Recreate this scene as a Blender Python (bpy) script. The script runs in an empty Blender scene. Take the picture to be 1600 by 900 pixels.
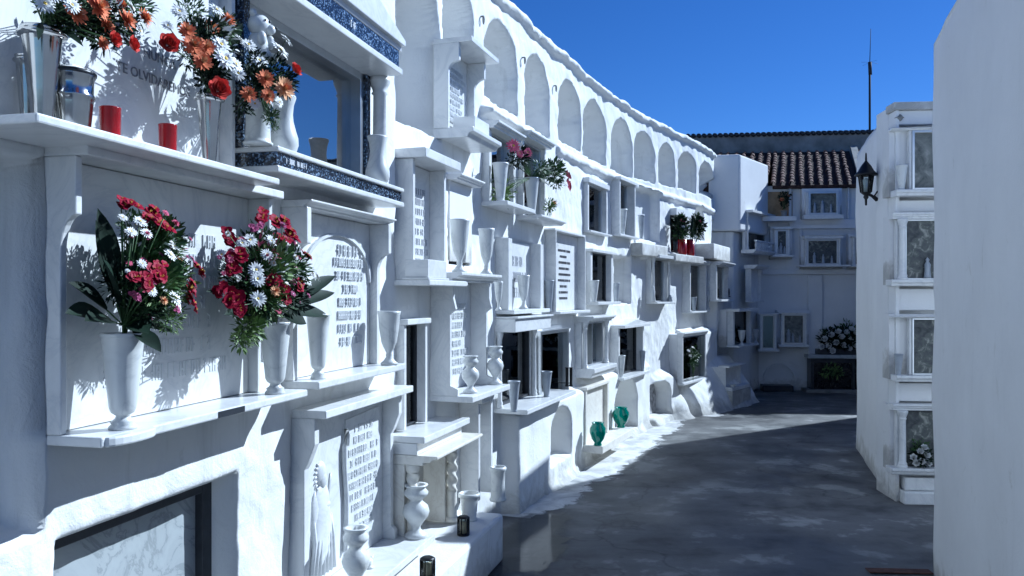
import bpy, bmesh, math, random
import numpy as np
from mathutils import Vector, Matrix
R = math.radians
rnd = random.Random(7)
scene = bpy.context.scene
COL = scene.collection
F = 1250.0; CX = 800.0; HY = 462.0; EYE = 1.6
AZ = R(30); EL = R(36)          # sun: azimuth from +X towards +Y, elevation
# ------------------------------------------------------------------ materials
def newmat(name):
    m = bpy.data.materials.new(name); m.use_nodes = True
    nt = m.node_tree; b = nt.nodes['Principled BSDF']
    return m, nt, b
def ramp(nt, fac, stops):
    r = nt.nodes.new('ShaderNodeValToRGB'); e = r.color_ramp.elements
    e[0].position, e[0].color = stops[0][0], (*stops[0][1], 1)
    e[1].position, e[1].color = stops[-1][0], (*stops[-1][1], 1)
    for p, c in stops[1:-1]:
        x = e.new(p); x.color = (*c, 1)
    nt.links.new(fac, r.inputs[0]); return r.outputs[0]
def noise(nt, scale, detail=4, rough=.55, dist=0, vec=None, obj=True):
    n = nt.nodes.new('ShaderNodeTexNoise'); n.inputs['Scale'].default_value = scale
    n.inputs['Detail'].default_value = detail; n.inputs['Roughness'].default_value = rough
    n.inputs['Distortion'].default_value = dist
    if vec is None:
        t = nt.nodes.new('ShaderNodeTexCoord'); vec = t.outputs['Object']
    nt.links.new(vec, n.inputs['Vector']); return n.outputs['Fac']
def bump(nt, b, h, strength, dist=.01, prev=None):
    k = nt.nodes.new('ShaderNodeBump'); k.inputs['Strength'].default_value = strength
    k.inputs['Distance'].default_value = dist
    nt.links.new(h, k.inputs['Height'])
    if prev: nt.links.new(prev, k.inputs['Normal'])
    nt.links.new(k.outputs[0], b.inputs['Normal']); return k.outputs[0]
def simple(name, col, rough=.5, metal=0, spec=.5, var=.12, scale=6, bs=0, bscale=40, trans=0, ior=1.45, coat=0):
    m, nt, b = newmat(name)
    c2 = tuple(x*(1-var) for x in col); c3 = tuple(min(1, x*(1+var*.6)) for x in col)
    f = noise(nt, scale)
    nt.links.new(ramp(nt, f, [(.3, c2), (.7, c3)]), b.inputs['Base Color'])
    b.inputs['Roughness'].default_value = rough; b.inputs['Metallic'].default_value = metal
    b.inputs['Specular IOR Level'].default_value = spec
    b.inputs['Transmission Weight'].default_value = trans; b.inputs['IOR'].default_value = ior
    b.inputs['Coat Weight'].default_value = coat
    if bs: bump(nt, b, noise(nt, bscale, 6), bs, .004)
    return m
def plaster(name, col=(.79,.79,.775), lump=.35, sk=.45):
    m, nt, b = newmat(name)
    big = noise(nt, 1.3, 6, .62); mid = noise(nt, 9, 8, .65, .6); fine = noise(nt, 75, 6, .6)
    t = nt.nodes.new('ShaderNodeTexCoord'); mp = nt.nodes.new('ShaderNodeMapping')
    mp.inputs['Scale'].default_value = (9, 9, .9); nt.links.new(t.outputs['Object'], mp.inputs[0])
    streak = noise(nt, 1.2, 6, .6, .3, mp.outputs[0])
    c1 = ramp(nt, big, [(.25, tuple(x*.90 for x in col)), (.6, col), (.8, tuple(min(1,x*1.04) for x in col))])
    c2 = ramp(nt, streak, [(.30, (.66,.66,.64)), (.42, (.95,.95,.94)), (.8, (1,1,1))])
    c3 = ramp(nt, mid, [(.22, (.78,.78,.77)), (.36, (.97,.97,.97)), (.7, (1,1,1))])
    def mul(a, c, f):
        x = nt.nodes.new('ShaderNodeMix'); x.data_type = 'RGBA'; x.blend_type = 'MULTIPLY'
        x.inputs['Factor'].default_value = f
        nt.links.new(a, x.inputs['A']); nt.links.new(c, x.inputs['B']); return x.outputs['Result']
    sp = nt.nodes.new('ShaderNodeSeparateXYZ'); nt.links.new(t.outputs['Object'], sp.inputs[0])
    mr = nt.nodes.new('ShaderNodeMapRange'); mr.inputs['From Min'].default_value = 0; mr.inputs['From Max'].default_value = .38; mr.inputs['To Min'].default_value = .34; mr.inputs['To Max'].default_value = -.25
    nt.links.new(sp.outputs['Z'], mr.inputs['Value'])
    gs = nt.nodes.new('ShaderNodeMath'); gs.operation = 'ADD'; nt.links.new(mr.outputs[0], gs.inputs[0]); nt.links.new(noise(nt, 5, 9, .7, .5), gs.inputs[1])
    c4 = ramp(nt, gs.outputs[0], [(.55, (1,1,1)), (.68, (.80,.79,.76)), (.85, (.55,.54,.52))])
    c5 = ramp(nt, noise(nt, 2.1, 9, .72, 1.5), [(.30, (.80,.79,.75)), (.37, (1,1,1))])
    nt.links.new(mul(mul(mul(mul(c1, c2, sk), c3, .6), c4, 1), c5, .7), b.inputs['Base Color'])
    b.inputs['Roughness'].default_value = .88; b.inputs['Specular IOR Level'].default_value = .25
    p = bump(nt, b, mid, lump, .02); bump(nt, b, fine, .35, .004, p)
    return m
def marble(name, col, vein, rough=.28, amount=1.0):
    m, nt, b = newmat(name)
    t = nt.nodes.new('ShaderNodeTexCoord'); oi = nt.nodes.new('ShaderNodeObjectInfo')
    add = nt.nodes.new('ShaderNodeVectorMath'); add.operation = 'ADD'
    sc = nt.nodes.new('ShaderNodeVectorMath'); sc.operation = 'SCALE'; sc.inputs['Scale'].default_value = 37
    cmb = nt.nodes.new('ShaderNodeCombineXYZ')
    for i in range(3): nt.links.new(oi.outputs['Random'], cmb.inputs[i])
    nt.links.new(cmb.outputs[0], sc.inputs[0]); nt.links.new(t.outputs['Object'], add.inputs[0]); nt.links.new(sc.outputs[0], add.inputs[1])
    v = noise(nt, 3.2, 9, .62, 1.6, add.outputs[0]); w = noise(nt, 1.5, 5, .5, .4, add.outputs[0])
    mid = tuple(a*.55+c*.45 for a, c in zip(col, vein))
    c1 = ramp(nt, v, [(.40, col), (.475, tuple(a*.93 for a in col)), (.5, mid), (.525, tuple(a*.94 for a in col)), (.62, col)])
    c2 = ramp(nt, w, [(.3, (.86,.87,.89)), (.65, (1,1,1))])
    x = nt.nodes.new('ShaderNodeMix'); x.data_type = 'RGBA'; x.blend_type = 'MULTIPLY'; x.inputs['Factor'].default_value = .8
    nt.links.new(c1, x.inputs['A']); nt.links.new(c2, x.inputs['B']); nt.links.new(x.outputs['Result'], b.inputs['Base Color'])
    b.inputs['Roughness'].default_value = rough
    bump(nt, b, noise(nt, 60, 4), .05, .002)
    return m
M = {}
M['plaster'] = plaster('whitewash')
M['plaster_smooth'] = plaster('smooth whitewash', (.76,.76,.755), .10, .12)
M['marble'] = marble('white marble', (.76,.76,.745), (.50,.52,.54))
M['marble_cream'] = marble('cream marble', (.80,.77,.69), (.55,.50,.42), .35)
M['marble_grey'] = marble('grey marble', (.40,.43,.44), (.12,.14,.15), .22)
M['carve'] = marble('carved marble', (.70,.71,.71), (.45,.47,.5), .45)
M['letter'] = simple('lead lettering', (.10,.10,.11), .5)
M['letter_mid'] = simple('faded lead lettering', (.22,.23,.25), .6)
M['letter_soft'] = simple('worn lettering', (.42,.43,.46), .6)
M['gran_letter'] = simple('pale engraved lettering', (.75,.76,.78), .5)
def granite():
    m, nt, b = newmat('dark granite')
    v = nt.nodes.new('ShaderNodeTexVoronoi'); v.inputs['Scale'].default_value = 170
    t = nt.nodes.new('ShaderNodeTexCoord'); nt.links.new(t.outputs['Object'], v.inputs['Vector'])
    nt.links.new(ramp(nt, v.outputs['Color'], [(.2, (.008,.010,.016)), (.62, (.02,.028,.045)), (.72, (.10,.15,.24)), (.9, (.28,.36,.46))]), b.inputs['Base Color'])
    b.inputs['Roughness'].default_value = .12; return m
M['granite'] = granite()
M['black_stone'] = simple('black stone', (.012,.013,.016), .18, var=.4, scale=30)
M['slate'] = simple('dark frame stone', (.028,.032,.04), .38, var=.3, scale=20)
M['alu'] = simple('aluminium', (.62,.64,.66), .32, 1, var=.08, scale=12)
M['steel'] = simple('polished steel', (.55,.55,.54), .16, 1, var=.2, scale=5, bs=.08, bscale=25)
M['dark'] = simple('dark lining', (.03,.033,.04), .8, var=.4)
M['jamb'] = simple('grey jamb stone', (.30,.31,.31), .7, var=.25, scale=5)
M['vase_white'] = marble('white vase marble', (.70,.71,.69), (.40,.42,.43), .3)
M['vase_grey'] = simple('grey vase marble', (.36,.39,.43), .4, var=.2, scale=8)
M['red'] = simple('red candle cup', (.30,.003,.008), .22, var=.25, scale=10, coat=.5)
M['wax'] = simple('candle wax', (.7,.1,.08), .6)
M['green'] = simple('green glass', (.0,.20,.14), .12, var=.25, scale=9, coat=.7)
M['black_iron'] = simple('black iron', (.012,.012,.014), .42, .3, var=.3)
M['lamp_glass'] = simple('lamp glass', (.62,.66,.68), .15, var=.1, trans=.5)
M['cream_wax'] = simple('cream candle', (.62,.5,.32), .5)
M['leaf_dark'] = simple('dark leaf', (.009,.022,.013), .6, spec=.2, var=.5, scale=14)
M['leaf'] = simple('leaf', (.055,.115,.035), .5, var=.5, scale=18)
M['leaf_pale'] = simple('pale fern', (.14,.22,.06), .55, var=.4, scale=18)
M['p_red'] = simple('red petal', (.29,.003,.030), .55, spec=.12, var=.45, scale=30)
M['p_coral'] = simple('coral petal', (.72,.10,.08), .55, spec=.12, var=.35, scale=30)
M['p_orange'] = simple('orange petal', (.72,.24,.12), .6, spec=.12, var=.35, scale=30)
M['p_peach'] = simple('peach petal', (.82,.48,.26), .6, spec=.12, var=.3, scale=30)
M['p_white'] = simple('white petal', (.80,.80,.78), .6, var=.1, scale=30)
M['p_pink'] = simple('pink petal', (.62,.13,.22), .6, spec=.12, var=.35, scale=30)
M['p_mauve'] = simple('mauve petal', (.42,.10,.22), .6, spec=.12, var=.4, scale=30)
M['p_yellow'] = simple('yellow stamen', (.70,.48,.06), .6, var=.3, scale=30)
M['tile'] = simple('old roof tile', (.050,.026,.018), .9, var=.7, scale=7, bs=.5, bscale=30)
M['tile_pale'] = simple('sun bleached cover tile', (.16,.085,.062), .9, var=.65, scale=9, bs=.5, bscale=30)
M['cement'] = simple('grey cement', (.25,.25,.24), .9, var=.45, scale=3, bs=.5, bscale=20)
M['rubble'] = simple('rubble fill', (.36,.36,.37), .95, var=.7, scale=16, bs=1, bscale=22)
M['brick'] = simple('brick red drain edge', (.10,.045,.03), .8, var=.5, scale=20)
M['terracotta'] = simple('ochre niche lining', (.35,.24,.13), .85, var=.5, scale=5)
def picture(name, cols, scale=9, dist=1.2):
    m, nt, b = newmat(name)
    f = noise(nt, scale, 7, .65, dist)
    n = len(cols); nt.links.new(ramp(nt, f, [(.3+.4*i/(n-1), c) for i, c in enumerate(cols)]), b.inputs['Base Color'])
    b.inputs['Roughness'].default_value = .6; return m
M['pic_dark'] = picture('dark faded picture', [(.025,.03,.033),(.06,.066,.07),(.10,.11,.10),(.34,.34,.3)], 12)
M['pic_blue'] = picture('blue painted panel', [(.05,.16,.42),(.12,.32,.62),(.26,.48,.70),(.5,.64,.8)], 5)
M['pic_grey'] = picture('grey faded picture', [(.05,.06,.06),(.12,.13,.12),(.20,.21,.19),(.34,.34,.31)], 8)
def glass(name='window glass', ior=1.9, tint=(.75,.82,.85)):
    m, nt, b = newmat(name); nt.nodes.remove(b); o = nt.nodes['Material Output']
    tr = nt.nodes.new('ShaderNodeBsdfTransparent'); tr.inputs[0].default_value = (*tint, 1)
    gl = nt.nodes.new('ShaderNodeBsdfGlossy'); gl.inputs['Roughness'].default_value = .02
    fr = nt.nodes.new('ShaderNodeFresnel'); fr.inputs[0].default_value = ior
    bp = nt.nodes.new('ShaderNodeBump'); bp.inputs['Strength'].default_value = .06; bp.inputs['Distance'].default_value = .01
    nt.links.new(noise(nt, 4, 2), bp.inputs['Height']); nt.links.new(bp.outputs[0], gl.inputs['Normal'])
    mx = nt.nodes.new('ShaderNodeMixShader')
    nt.links.new(fr.outputs[0], mx.inputs[0]); nt.links.new(tr.outputs[0], mx.inputs[1]); nt.links.new(gl.outputs[0], mx.inputs[2])
    nt.links.new(mx.outputs[0], o.inputs[0]); return m
M['glass'] = glass()
M['glass_sky'] = glass('sky mirroring glass', 6.0, (.8,.88,.95))
M['glass_soft'] = glass('plain glass', 1.45, (.8,.86,.86))
def ground_mat():
    m, nt, b = newmat('worn wet concrete')
    big = noise(nt, .55, 7, .6, .8); mid = noise(nt, 1.9, 9, .62, .15); fine = noise(nt, 40, 6, .6)
    t = nt.nodes.new('ShaderNodeTexCoord')
    mp = nt.nodes.new('ShaderNodeMapping'); mp.inputs['Scale'].default_value = (.35, 1.6, 1); mp.inputs['Rotation'].default_value = (0,0,R(-18))
    nt.links.new(t.outputs['Object'], mp.inputs[0]); st = noise(nt, 1.1, 9, .66, .1, mp.outputs[0])
    base = ramp(nt, big, [(.3, (.075,.077,.078)), (.5, (.115,.116,.115)), (.7, (.170,.169,.165))])
    pat = ramp(nt, mid, [(.36, (.5,.5,.51)), (.5, (1,1,1)), (.55, (1.0,1.0,1.0)), (.61, (1.9,1.9,1.85)), (.7, (2.1,2.1,2.0))])
    sk = ramp(nt, st, [(.34, (.62,.62,.63)), (.5, (1,1,1)), (.72, (1.35,1.35,1.33))])
    v = nt.nodes.new('ShaderNodeTexVoronoi'); v.feature = 'DISTANCE_TO_EDGE'; v.inputs['Scale'].default_value = .55
    w = nt.nodes.new('ShaderNodeVectorMath'); w.operation = 'ADD'
    nn = nt.nodes.new('ShaderNodeTexNoise'); nn.inputs['Scale'].default_value = 1.8; nn.inputs['Detail'].default_value = 8
    nt.links.new(t.outputs['Object'], nn.inputs['Vector'])
    s2 = nt.nodes.new('ShaderNodeVectorMath'); s2.operation = 'SCALE'; s2.inputs['Scale'].default_value = 1.1
    nt.links.new(nn.outputs['Color'], s2.inputs[0]); nt.links.new(t.outputs['Object'], w.inputs[0]); nt.links.new(s2.outputs[0], w.inputs[1])
    nt.links.new(w.outputs[0], v.inputs['Vector'])
    cr = ramp(nt, v.outputs['Distance'], [(0, (.6,.6,.6)), (.012, (1,1,1))])
    cur = base
    for c in (pat, sk, cr):
        x = nt.nodes.new('ShaderNodeMix'); x.data_type = 'RGBA'; x.blend_type = 'MULTIPLY'; x.inputs['Factor'].default_value = 1
        nt.links.new(cur, x.inputs['A']); nt.links.new(c, x.inputs['B']); cur = x.outputs['Result']
    nt.links.new(cur, b.inputs['Base Color'])
    nt.links.new(ramp(nt, big, [(.34, (.36,)*3), (.5, (.6,)*3), (.65, (.85,)*3)]), b.inputs['Roughness'])
    p = bump(nt, b, mid, .35, .02); bump(nt, b, fine, .3, .004, p)
    return m
M['ground'] = ground_mat()
def puddle_mat():
    m, nt, b = newmat('standing water'); b.inputs['Base Color'].default_value = (.018,.022,.026,1); b.inputs['Roughness'].default_value = .10
    at = nt.nodes.new('ShaderNodeAttribute'); at.attribute_name = 'edge'; mm = nt.nodes.new('ShaderNodeMath'); mm.operation = 'SUBTRACT'
    nt.links.new(noise(nt, 3.2, 7, .65, .8), mm.inputs[0]); nt.links.new(at.outputs['Fac'], mm.inputs[1])
    nt.links.new(ramp(nt, mm.outputs[0], [(.02, (0,0,0)), (.12, (.5,.5,.5))]), b.inputs['Alpha'])
    bump(nt, b, noise(nt, 7, 3), .06, .01); return m
M['puddle'] = puddle_mat()
def apron_mat():
    m, nt, b = newmat('splashed whitewash on concrete')
    a = noise(nt, 2.6, 8, .65, .8); f = noise(nt, 40, 5)
    nt.links.new(ramp(nt, a, [(.32, (.22,.23,.24)), (.44, (.45,.45,.44)), (.6, (.66,.66,.64))]), b.inputs['Base Color'])
    b.inputs['Roughness'].default_value = .85; p = bump(nt, b, a, .5, .03); bump(nt, b, f, .3, .004, p)
    at = nt.nodes.new('ShaderNodeAttribute'); at.attribute_name = 'edge'; mm = nt.nodes.new('ShaderNodeMath'); mm.operation = 'SUBTRACT'
    n2 = noise(nt, 5, 9, .7, .6); nt.links.new(n2, mm.inputs[0]); nt.links.new(at.outputs['Fac'], mm.inputs[1])
    al = ramp(nt, mm.outputs[0], [(.0, (0,0,0)), (.10, (1,1,1))]); nt.links.new(al, b.inputs['Alpha'])
    return m
M['apron'] = apron_mat()
# ------------------------------------------------------------------ mesh helpers
class MB:
    def __init__(s): s.v = []; s.f = []; s.m = []; s.sm = []
    def add(s, vs, fs, mi=0, smooth=False):
        o = len(s.v); s.v += [tuple(v) for v in vs]
        for f in fs: s.f.append(tuple(i+o for i in f)); s.m.append(mi); s.sm.append(smooth)
        return s
    # wall-local boxes: a along the wall, d outwards, z up -> (a, -d, z)
    def box(s, a0, a1, d0, d1, z0, z1, mi=0):
        y0, y1 = -d1, -d0
        vs = [(a0,y0,z0),(a1,y0,z0),(a1,y1,z0),(a0,y1,z0),(a0,y0,z1),(a1,y0,z1),(a1,y1,z1),(a0,y1,z1)]
        return s.add(vs, [(3,2,1,0),(4,5,6,7),(0,1,5,4),(1,2,6,5),(2,3,7,6),(3,0,4,7)], mi)
    def prism_a(s, prof, a0, a1, mi=0):      # profile [(d,z)] extruded along the wall
        n = len(prof); vs = [(a0,-d,z) for d, z in prof]+[(a1,-d,z) for d, z in prof]
        ar = sum(prof[i][0]*prof[(i+1)%n][1]-prof[(i+1)%n][0]*prof[i][1] for i in range(n))
        fs = [tuple(range(n)), tuple(range(2*n-1, n-1, -1))]+[(i, i+n, (i+1)%n+n, (i+1)%n) for i in range(n)]
        if ar > 0: fs = [tuple(reversed(f)) for f in fs]
        return s.add(vs, fs, mi)
    def prism_d(s, prof, d0, d1, mi=0):      # outline [(a,z)] with thickness d0..d1
        n = len(prof); vs = [(a,-d1,z) for a, z in prof]+[(a,-d0,z) for a, z in prof]
        ar = sum(prof[i][0]*prof[(i+1)%n][1]-prof[(i+1)%n][0]*prof[i][1] for i in range(n))
        fs = [tuple(range(n)), tuple(range(2*n-1, n-1, -1))]+[(i, i+n, (i+1)%n+n, (i+1)%n) for i in range(n)]
        if ar < 0: fs = [tuple(reversed(f)) for f in fs]
        return s.add(vs, fs, mi)
    def lathe(s, prof, c=(0,0,0), seg=28, mi=0, smooth=True, flute=0, fn=14, twist=0):
        vs = []; n = len(prof)
        for r, z in prof:
            for k in range(seg):
                t = 2*math.pi*k/seg
                rr = r*(1+flute*math.cos(fn*t+twist*z)) if r > 0 else 0
                vs.append((c[0]+rr*math.cos(t), c[1]+rr*math.sin(t), c[2]+z))
        fs = [(i*seg+k, i*seg+(k+1)%seg, (i+1)*seg+(k+1)%seg, (i+1)*seg+k) for i in range(n-1) for k in range(seg)]
        return s.add(vs, fs, mi, smooth)
    def tube(s, pts, rad, seg=6, mi=0, cap=True):
        pts = [Vector(p) for p in pts]; vs = []; n = len(pts)
        if not hasattr(rad, '__len__'): rad = [rad]*n
        for i, p in enumerate(pts):
            t = (pts[min(i+1, n-1)]-pts[max(i-1, 0)]).normalized()
            u = t.cross(Vector((0,0,1)) if abs(t.z) < .9 else Vector((1,0,0))).normalized(); w = t.cross(u)
            for k in range(seg):
                a = 2*math.pi*k/seg; vs.append(p+(u*math.cos(a)+w*math.sin(a))*rad[i])
        fs = [(i*seg+k, (i+1)*seg+k, (i+1)*seg+(k+1)%seg, i*seg+(k+1)%seg) for i in range(n-1) for k in range(seg)]
        if cap: fs += [tuple(range(seg)), tuple(range(n*seg-1, (n-1)*seg-1, -1))]
        return s.add(vs, fs, mi, True)
    def ball(s, c, r, seg=12, rings=8, mi=0, sc=(1,1,1), lump=0):
        vs = []; c = Vector(c)
        for i in range(rings+1):
            ph = math.pi*i/rings
            for k in range(seg):
                t = 2*math.pi*k/seg; q = 1+lump*math.sin(3*t+ph*5)*math.sin(ph)
                vs.append((c.x+r*q*sc[0]*math.sin(ph)*math.cos(t), c.y+r*q*sc[1]*math.sin(ph)*math.sin(t), c.z+r*q*sc[2]*math.cos(ph)))
        fs = [(i*seg+k, (i+1)*seg+k, (i+1)*seg+(k+1)%seg, i*seg+(k+1)%seg) for i in range(rings) for k in range(seg)]
        return s.add(vs, fs, mi, True)
    def mesh(s, name, mats):
        me = bpy.data.meshes.new(name); me.from_pydata(s.v, [], s.f)
        for m in (mats if isinstance(mats, (list, tuple)) else [mats]): me.materials.append(m)
        me.polygons.foreach_set('material_index', s.m); me.polygons.foreach_set('use_smooth', s.sm)
        me.validate(); me.update(); return me
    def build(s, name, mats, parent=None, bev=0):
        return link(name, s.mesh(name, mats), parent, bev)
def link(name, me, parent=None, bev=0):
    o = bpy.data.objects.new(name, me); COL.objects.link(o)
    if parent: o.parent = parent
    if bev:
        b = o.modifiers.new('bevel', 'BEVEL'); b.width = bev; b.segments = 2; b.limit_method = 'ANGLE'; b.angle_limit = R(40)
    return o
def tag(o, label=None, cat=None, group=None, kind=None):
    if label: o['label'] = label
    if cat: o['category'] = cat
    if group: o['group'] = group
    if kind: o['kind'] = kind
    return o
def empty(name, label, cat, group=None, mat=None):
    o = bpy.data.objects.new(name, None); COL.objects.link(o); o.empty_display_size = .05
    if mat is not None: o.matrix_world = mat
    return tag(o, label, cat, group)
# ------------------------------------------------------------------ walls (plan curves) and pixel measuring
class Curve:
    def __init__(s, pts, smooth=0):
        pts = np.array(pts, float); yy = np.arange(pts[0,1], pts[-1,1]+1e-6, .02)
        xx = np.interp(yy, pts[:,1], pts[:,0])
        if smooth:
            k = int(smooth/.02); ker = np.hanning(2*k+1); ker /= ker.sum()
            sl0 = xx[1]-xx[0]; sl1 = xx[-1]-xx[-2]
            ext = np.concatenate([xx[0]-sl0*np.arange(k,0,-1), xx, xx[-1]+sl1*np.arange(1,k+1)])
            xx = np.convolve(ext, ker, 'valid')
        s.x, s.y = xx, yy
        ds = np.hypot(np.diff(xx), np.diff(yy)); s.s = np.concatenate([[0], np.cumsum(ds)]); s.L = s.s[-1]
    def P(s, q): return np.interp(q, s.s, s.x), np.interp(q, s.s, s.y)
    def T(s, q):
        a, b = s.P(max(q-.08, 0)), s.P(min(q+.08, s.L)); dx, dy = b[0]-a[0], b[1]-a[1]; n = math.hypot(dx, dy); return dx/n, dy/n
    def pt(s, q, d):
        x, y = s.P(q); tx, ty = s.T(q); return x+ty*d, y-tx*d
class Line:
    def __init__(s, a, b):
        s.a = a; s.L = math.hypot(b[0]-a[0], b[1]-a[1]); s.t = ((b[0]-a[0])/s.L, (b[1]-a[1])/s.L)
    def P(s, q): return s.a[0]+s.t[0]*q, s.a[1]+s.t[1]*q
    def T(s, q): return s.t
    def pt(s, q, d): x, y = s.P(q); return x+s.t[1]*d, y-s.t[0]*d
def S(W, px, d=0.0):
    lo, hi = -2.0 if isinstance(W, Line) else 0.0, W.L+(3 if isinstance(W, Line) else 0); r = (px-CX)/F
    for _ in range(50):
        m = .5*(lo+hi); x, y = W.pt(m, d)
        if y <= .05 or x/y < r: lo = m
        else: hi = m
    return .5*(lo+hi)
def Z(W, px, py, d=0.0):
    x, y = W.pt(S(W, px, d), d); return EYE-(py-HY)*y/F
def frame(W, q, z=0.0, d=0.0):
    x, y = W.pt(q, d); tx, ty = W.T(q)
    return Matrix(((tx, -ty, 0, x), (ty, tx, 0, y), (0, 0, 1, z), (0, 0, 0, 1)))
WALL = Curve([(-1.95,-1.2),(-1.60,.2),(-1.165,1.99),(-.92,3.0),(-.665,4.0),(-.37,5.0),(-.03,6.0),(.22,6.67),(.60,7.64),(1.02,8.6),(1.44,9.48),(2.06,10.5),(2.74,11.6),(3.15,12.45)], .5)
GW = Line((3.58,12.55),(4.36,13.60))
HW = Line((4.1,13.62),(9.4,13.02))
QW = Line((2.99,6.36),(6.2,6.10))
REC = []    # openings and swellings of the curved wall: (s0,s1,z0,z1,depth,arch,edge)
def rec(px0, px1, t, b, depth, arch=False, edge=.014, d=0.0):
    z0 = Z(WALL, *b); z1 = Z(WALL, *t); REC.append((S(WALL, px0, d), S(WALL, px1, d), z0, z1, depth, arch, edge))
# ------------------------------------------------------------------ niches
def glyph_rows(mb, a0, a1, z0, z1, rows, d0, d1, seed=0, fill=.9, big_first=False):
    r = random.Random(seed); pitch = (z1-z0)/rows
    for i in range(rows):
        h = pitch*(.62 if not (big_first and i == 0) else .8)
        zt = z1-pitch*i-pitch*.15; w = (a1-a0)*fill*r.uniform(.45, 1); a = (a0+a1)/2-w/2; e = a+w
        cw = h*.62
        if fill == .55: zt -= h*.2; h *= .62; cw = h*.7; a = max(a, a0+(a1-a0)*.3)
        while a < e-cw*.5:
            if r.random() < .14: a += cw*.7; continue
            k = r.random(); st = cw*.22; b = a+cw*.72
            if k < .75: mb.box(a, a+st, d0, d1, zt-h, zt)
            if k > .35: mb.box(b-st, b, d0, d1, zt-h, zt)
            q = r.random()
            if q < .6: mb.box(a+st, b-st, d0, d1, zt-h*.14, zt)
            if q > .3: mb.box(a+st, b-st, d0, d1, zt-h*.58, zt-h*.44)
            if q < .45: mb.box(a+st, b-st, d0, d1, zt-h, zt-h*.86)
            a += cw
    return mb
def colprof(h, r):
    return [(0,0),(r*1.5,0),(r*1.5,h*.03),(r*1.2,h*.045),(r*1.35,h*.07),(r,h*.10),(r*1.0,h*.3),(r*.9,h*.84),(r*1.15,h*.855),(r*.95,h*.875),(r*1.2,h*.92),(r*1.5,h*.96),(r*1.55,h),(0,h)]
class N: pass
def niche(label, W, s0, s1, z0, z1, mat='marble', cor=None, sh=None, br=None, back='tablet', base=0.0, recd=None,
          rows=0, letters='letter_soft', frm=None, pic='pic_dark', group='burial niches', kind_name='burial_niche', mull=0, seed=None, glassm='glass', arch=False, wnd_in=.0):
    w = s1-s0; h = z1-z0; m = M[mat]; seed = seed if seed is not None else int(s0*1000)
    root = empty(kind_name, label, 'burial niche', group, frame(W, (s0+s1)/2, z0, base))
    A, B = -w/2, w/2
    if W is WALL:
        dd = recd if recd is not None else (-.035 if back in ('tablet','relief','blank') else -.17)
        REC.append((s0+.004, s1-.004, z0-.004, z1+.004, base+dd, arch, .008))
    bt = 0
    if cor:
        lo, ro, d, t, st = cor
        mb = MB()
        if st == 'slab': mb.box(A-lo, B+ro, -.04, d, h, h+t)
        elif st == 'mould': mb.prism_a([(-.04,h),(d*.72,h),(d*.72,h+t*.3),(d*.86,h+t*.36),(d*.9,h+t*.62),(d,h+t*.68),(d,h+t),(-.04,h+t)], A-lo, B+ro)
        elif st == 'box': mb.box(A-lo*.6, B+ro*.6, -.04, d*.9, h, h+t*.86); mb.box(A-lo, B+ro, -.04, d, h+t*.86+.001, h+t)
        elif st == 'ped':
            mb.box(A-lo, B+ro, -.04, d, h, h+t*.35)
            mb.prism_d([(A-lo,h+t*.35+.001),(B+ro,h+t*.35+.001),(0,h+t)], -.04, d*.93)
        elif st == 'granite_ped':
            mb.box(A-lo, B+ro, -.04, d, h, h+.028)
            k = h+.028+.085
            for q0, q1, dd_ in ((0,.022,d-.01),(.023,.05,d+.012)):
                mb.prism_d([(A-lo-.01,k+q0),(B+ro+.01,k+q0),(B+ro+.01,k+q1),(0,k+q1+.17),(A-lo-.01,k+q1)], -.04, dd_)
        c = mb.build('cornice', m, root, .004)
        if st == 'granite_ped':
            g = MB().box(A-lo+.01, B+ro-.01, -.03, d-.015, h+.029, h+.113).build('name_band', M['granite'], root, .002)
            gm = MB(); glyph_rows(gm, -.02, .10, h+.050, h+.095, 1, d-.015, d-.0125, 4, .9); gm.build('inscription', M['gran_letter'], g)
    if sh:
        lo, ro, d, t, st = sh; mb = MB()
        if st == 'slab': mb.box(A-lo, B+ro, -.04, d, -t, 0)
        elif st == 'mould': mb.prism_a([(-.04,0),(d,0),(d,-t*.45),(d*.9,-t*.55),(d*.82,-t),(-.04,-t)], A-lo, B+ro)
        elif st == 'sandwich': mb.box(A-lo, B+ro, -.04, d, -t*.2, 0); mb.box(A-lo, B+ro, -.04, d, -t, -t*.74)
        elif st == 'round': mb.prism_d([(A-lo,0),(B+ro-.03,0),(B+ro-.008,-t*.2),(B+ro,-t*.5),(B+ro-.008,-t*.85),(B+ro-.03,-t),(A-lo,-t)], -.04, d)
        elif st == 'oval':
            n = 10; mb.box(A-lo, B+ro, -.04, d, -t, 0)
            pts = [((A-lo)+.10+.09*math.cos(math.pi*k/n), d+.028*math.sin(math.pi*k/n)) for k in range(n+1)]
            vs = [(a,-q,-t) for a, q in pts]+[(a,-q,-.001) for a, q in pts]; nn = n+1
            mb.add(vs, [tuple(range(nn)), tuple(range(2*nn-1, nn-1, -1))]+[(i,i+1,i+1+nn,i+nn) for i in range(n)])
        s_ = mb.build('shelf', m, root, .005)
        if st == 'sandwich':
            g = MB().box(A-lo+.008, B+ro-.008, -.03, d-.012, -t*.739, -t*.201).build('name_band', M['granite'], root, .002)
            gm = MB(); glyph_rows(gm, A-lo+.03, A-lo+.26, -t*.62, -t*.3, 1, d-.012, d-.0095, 9, .9); gm.build('inscription', M['gran_letter'], g)
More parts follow.
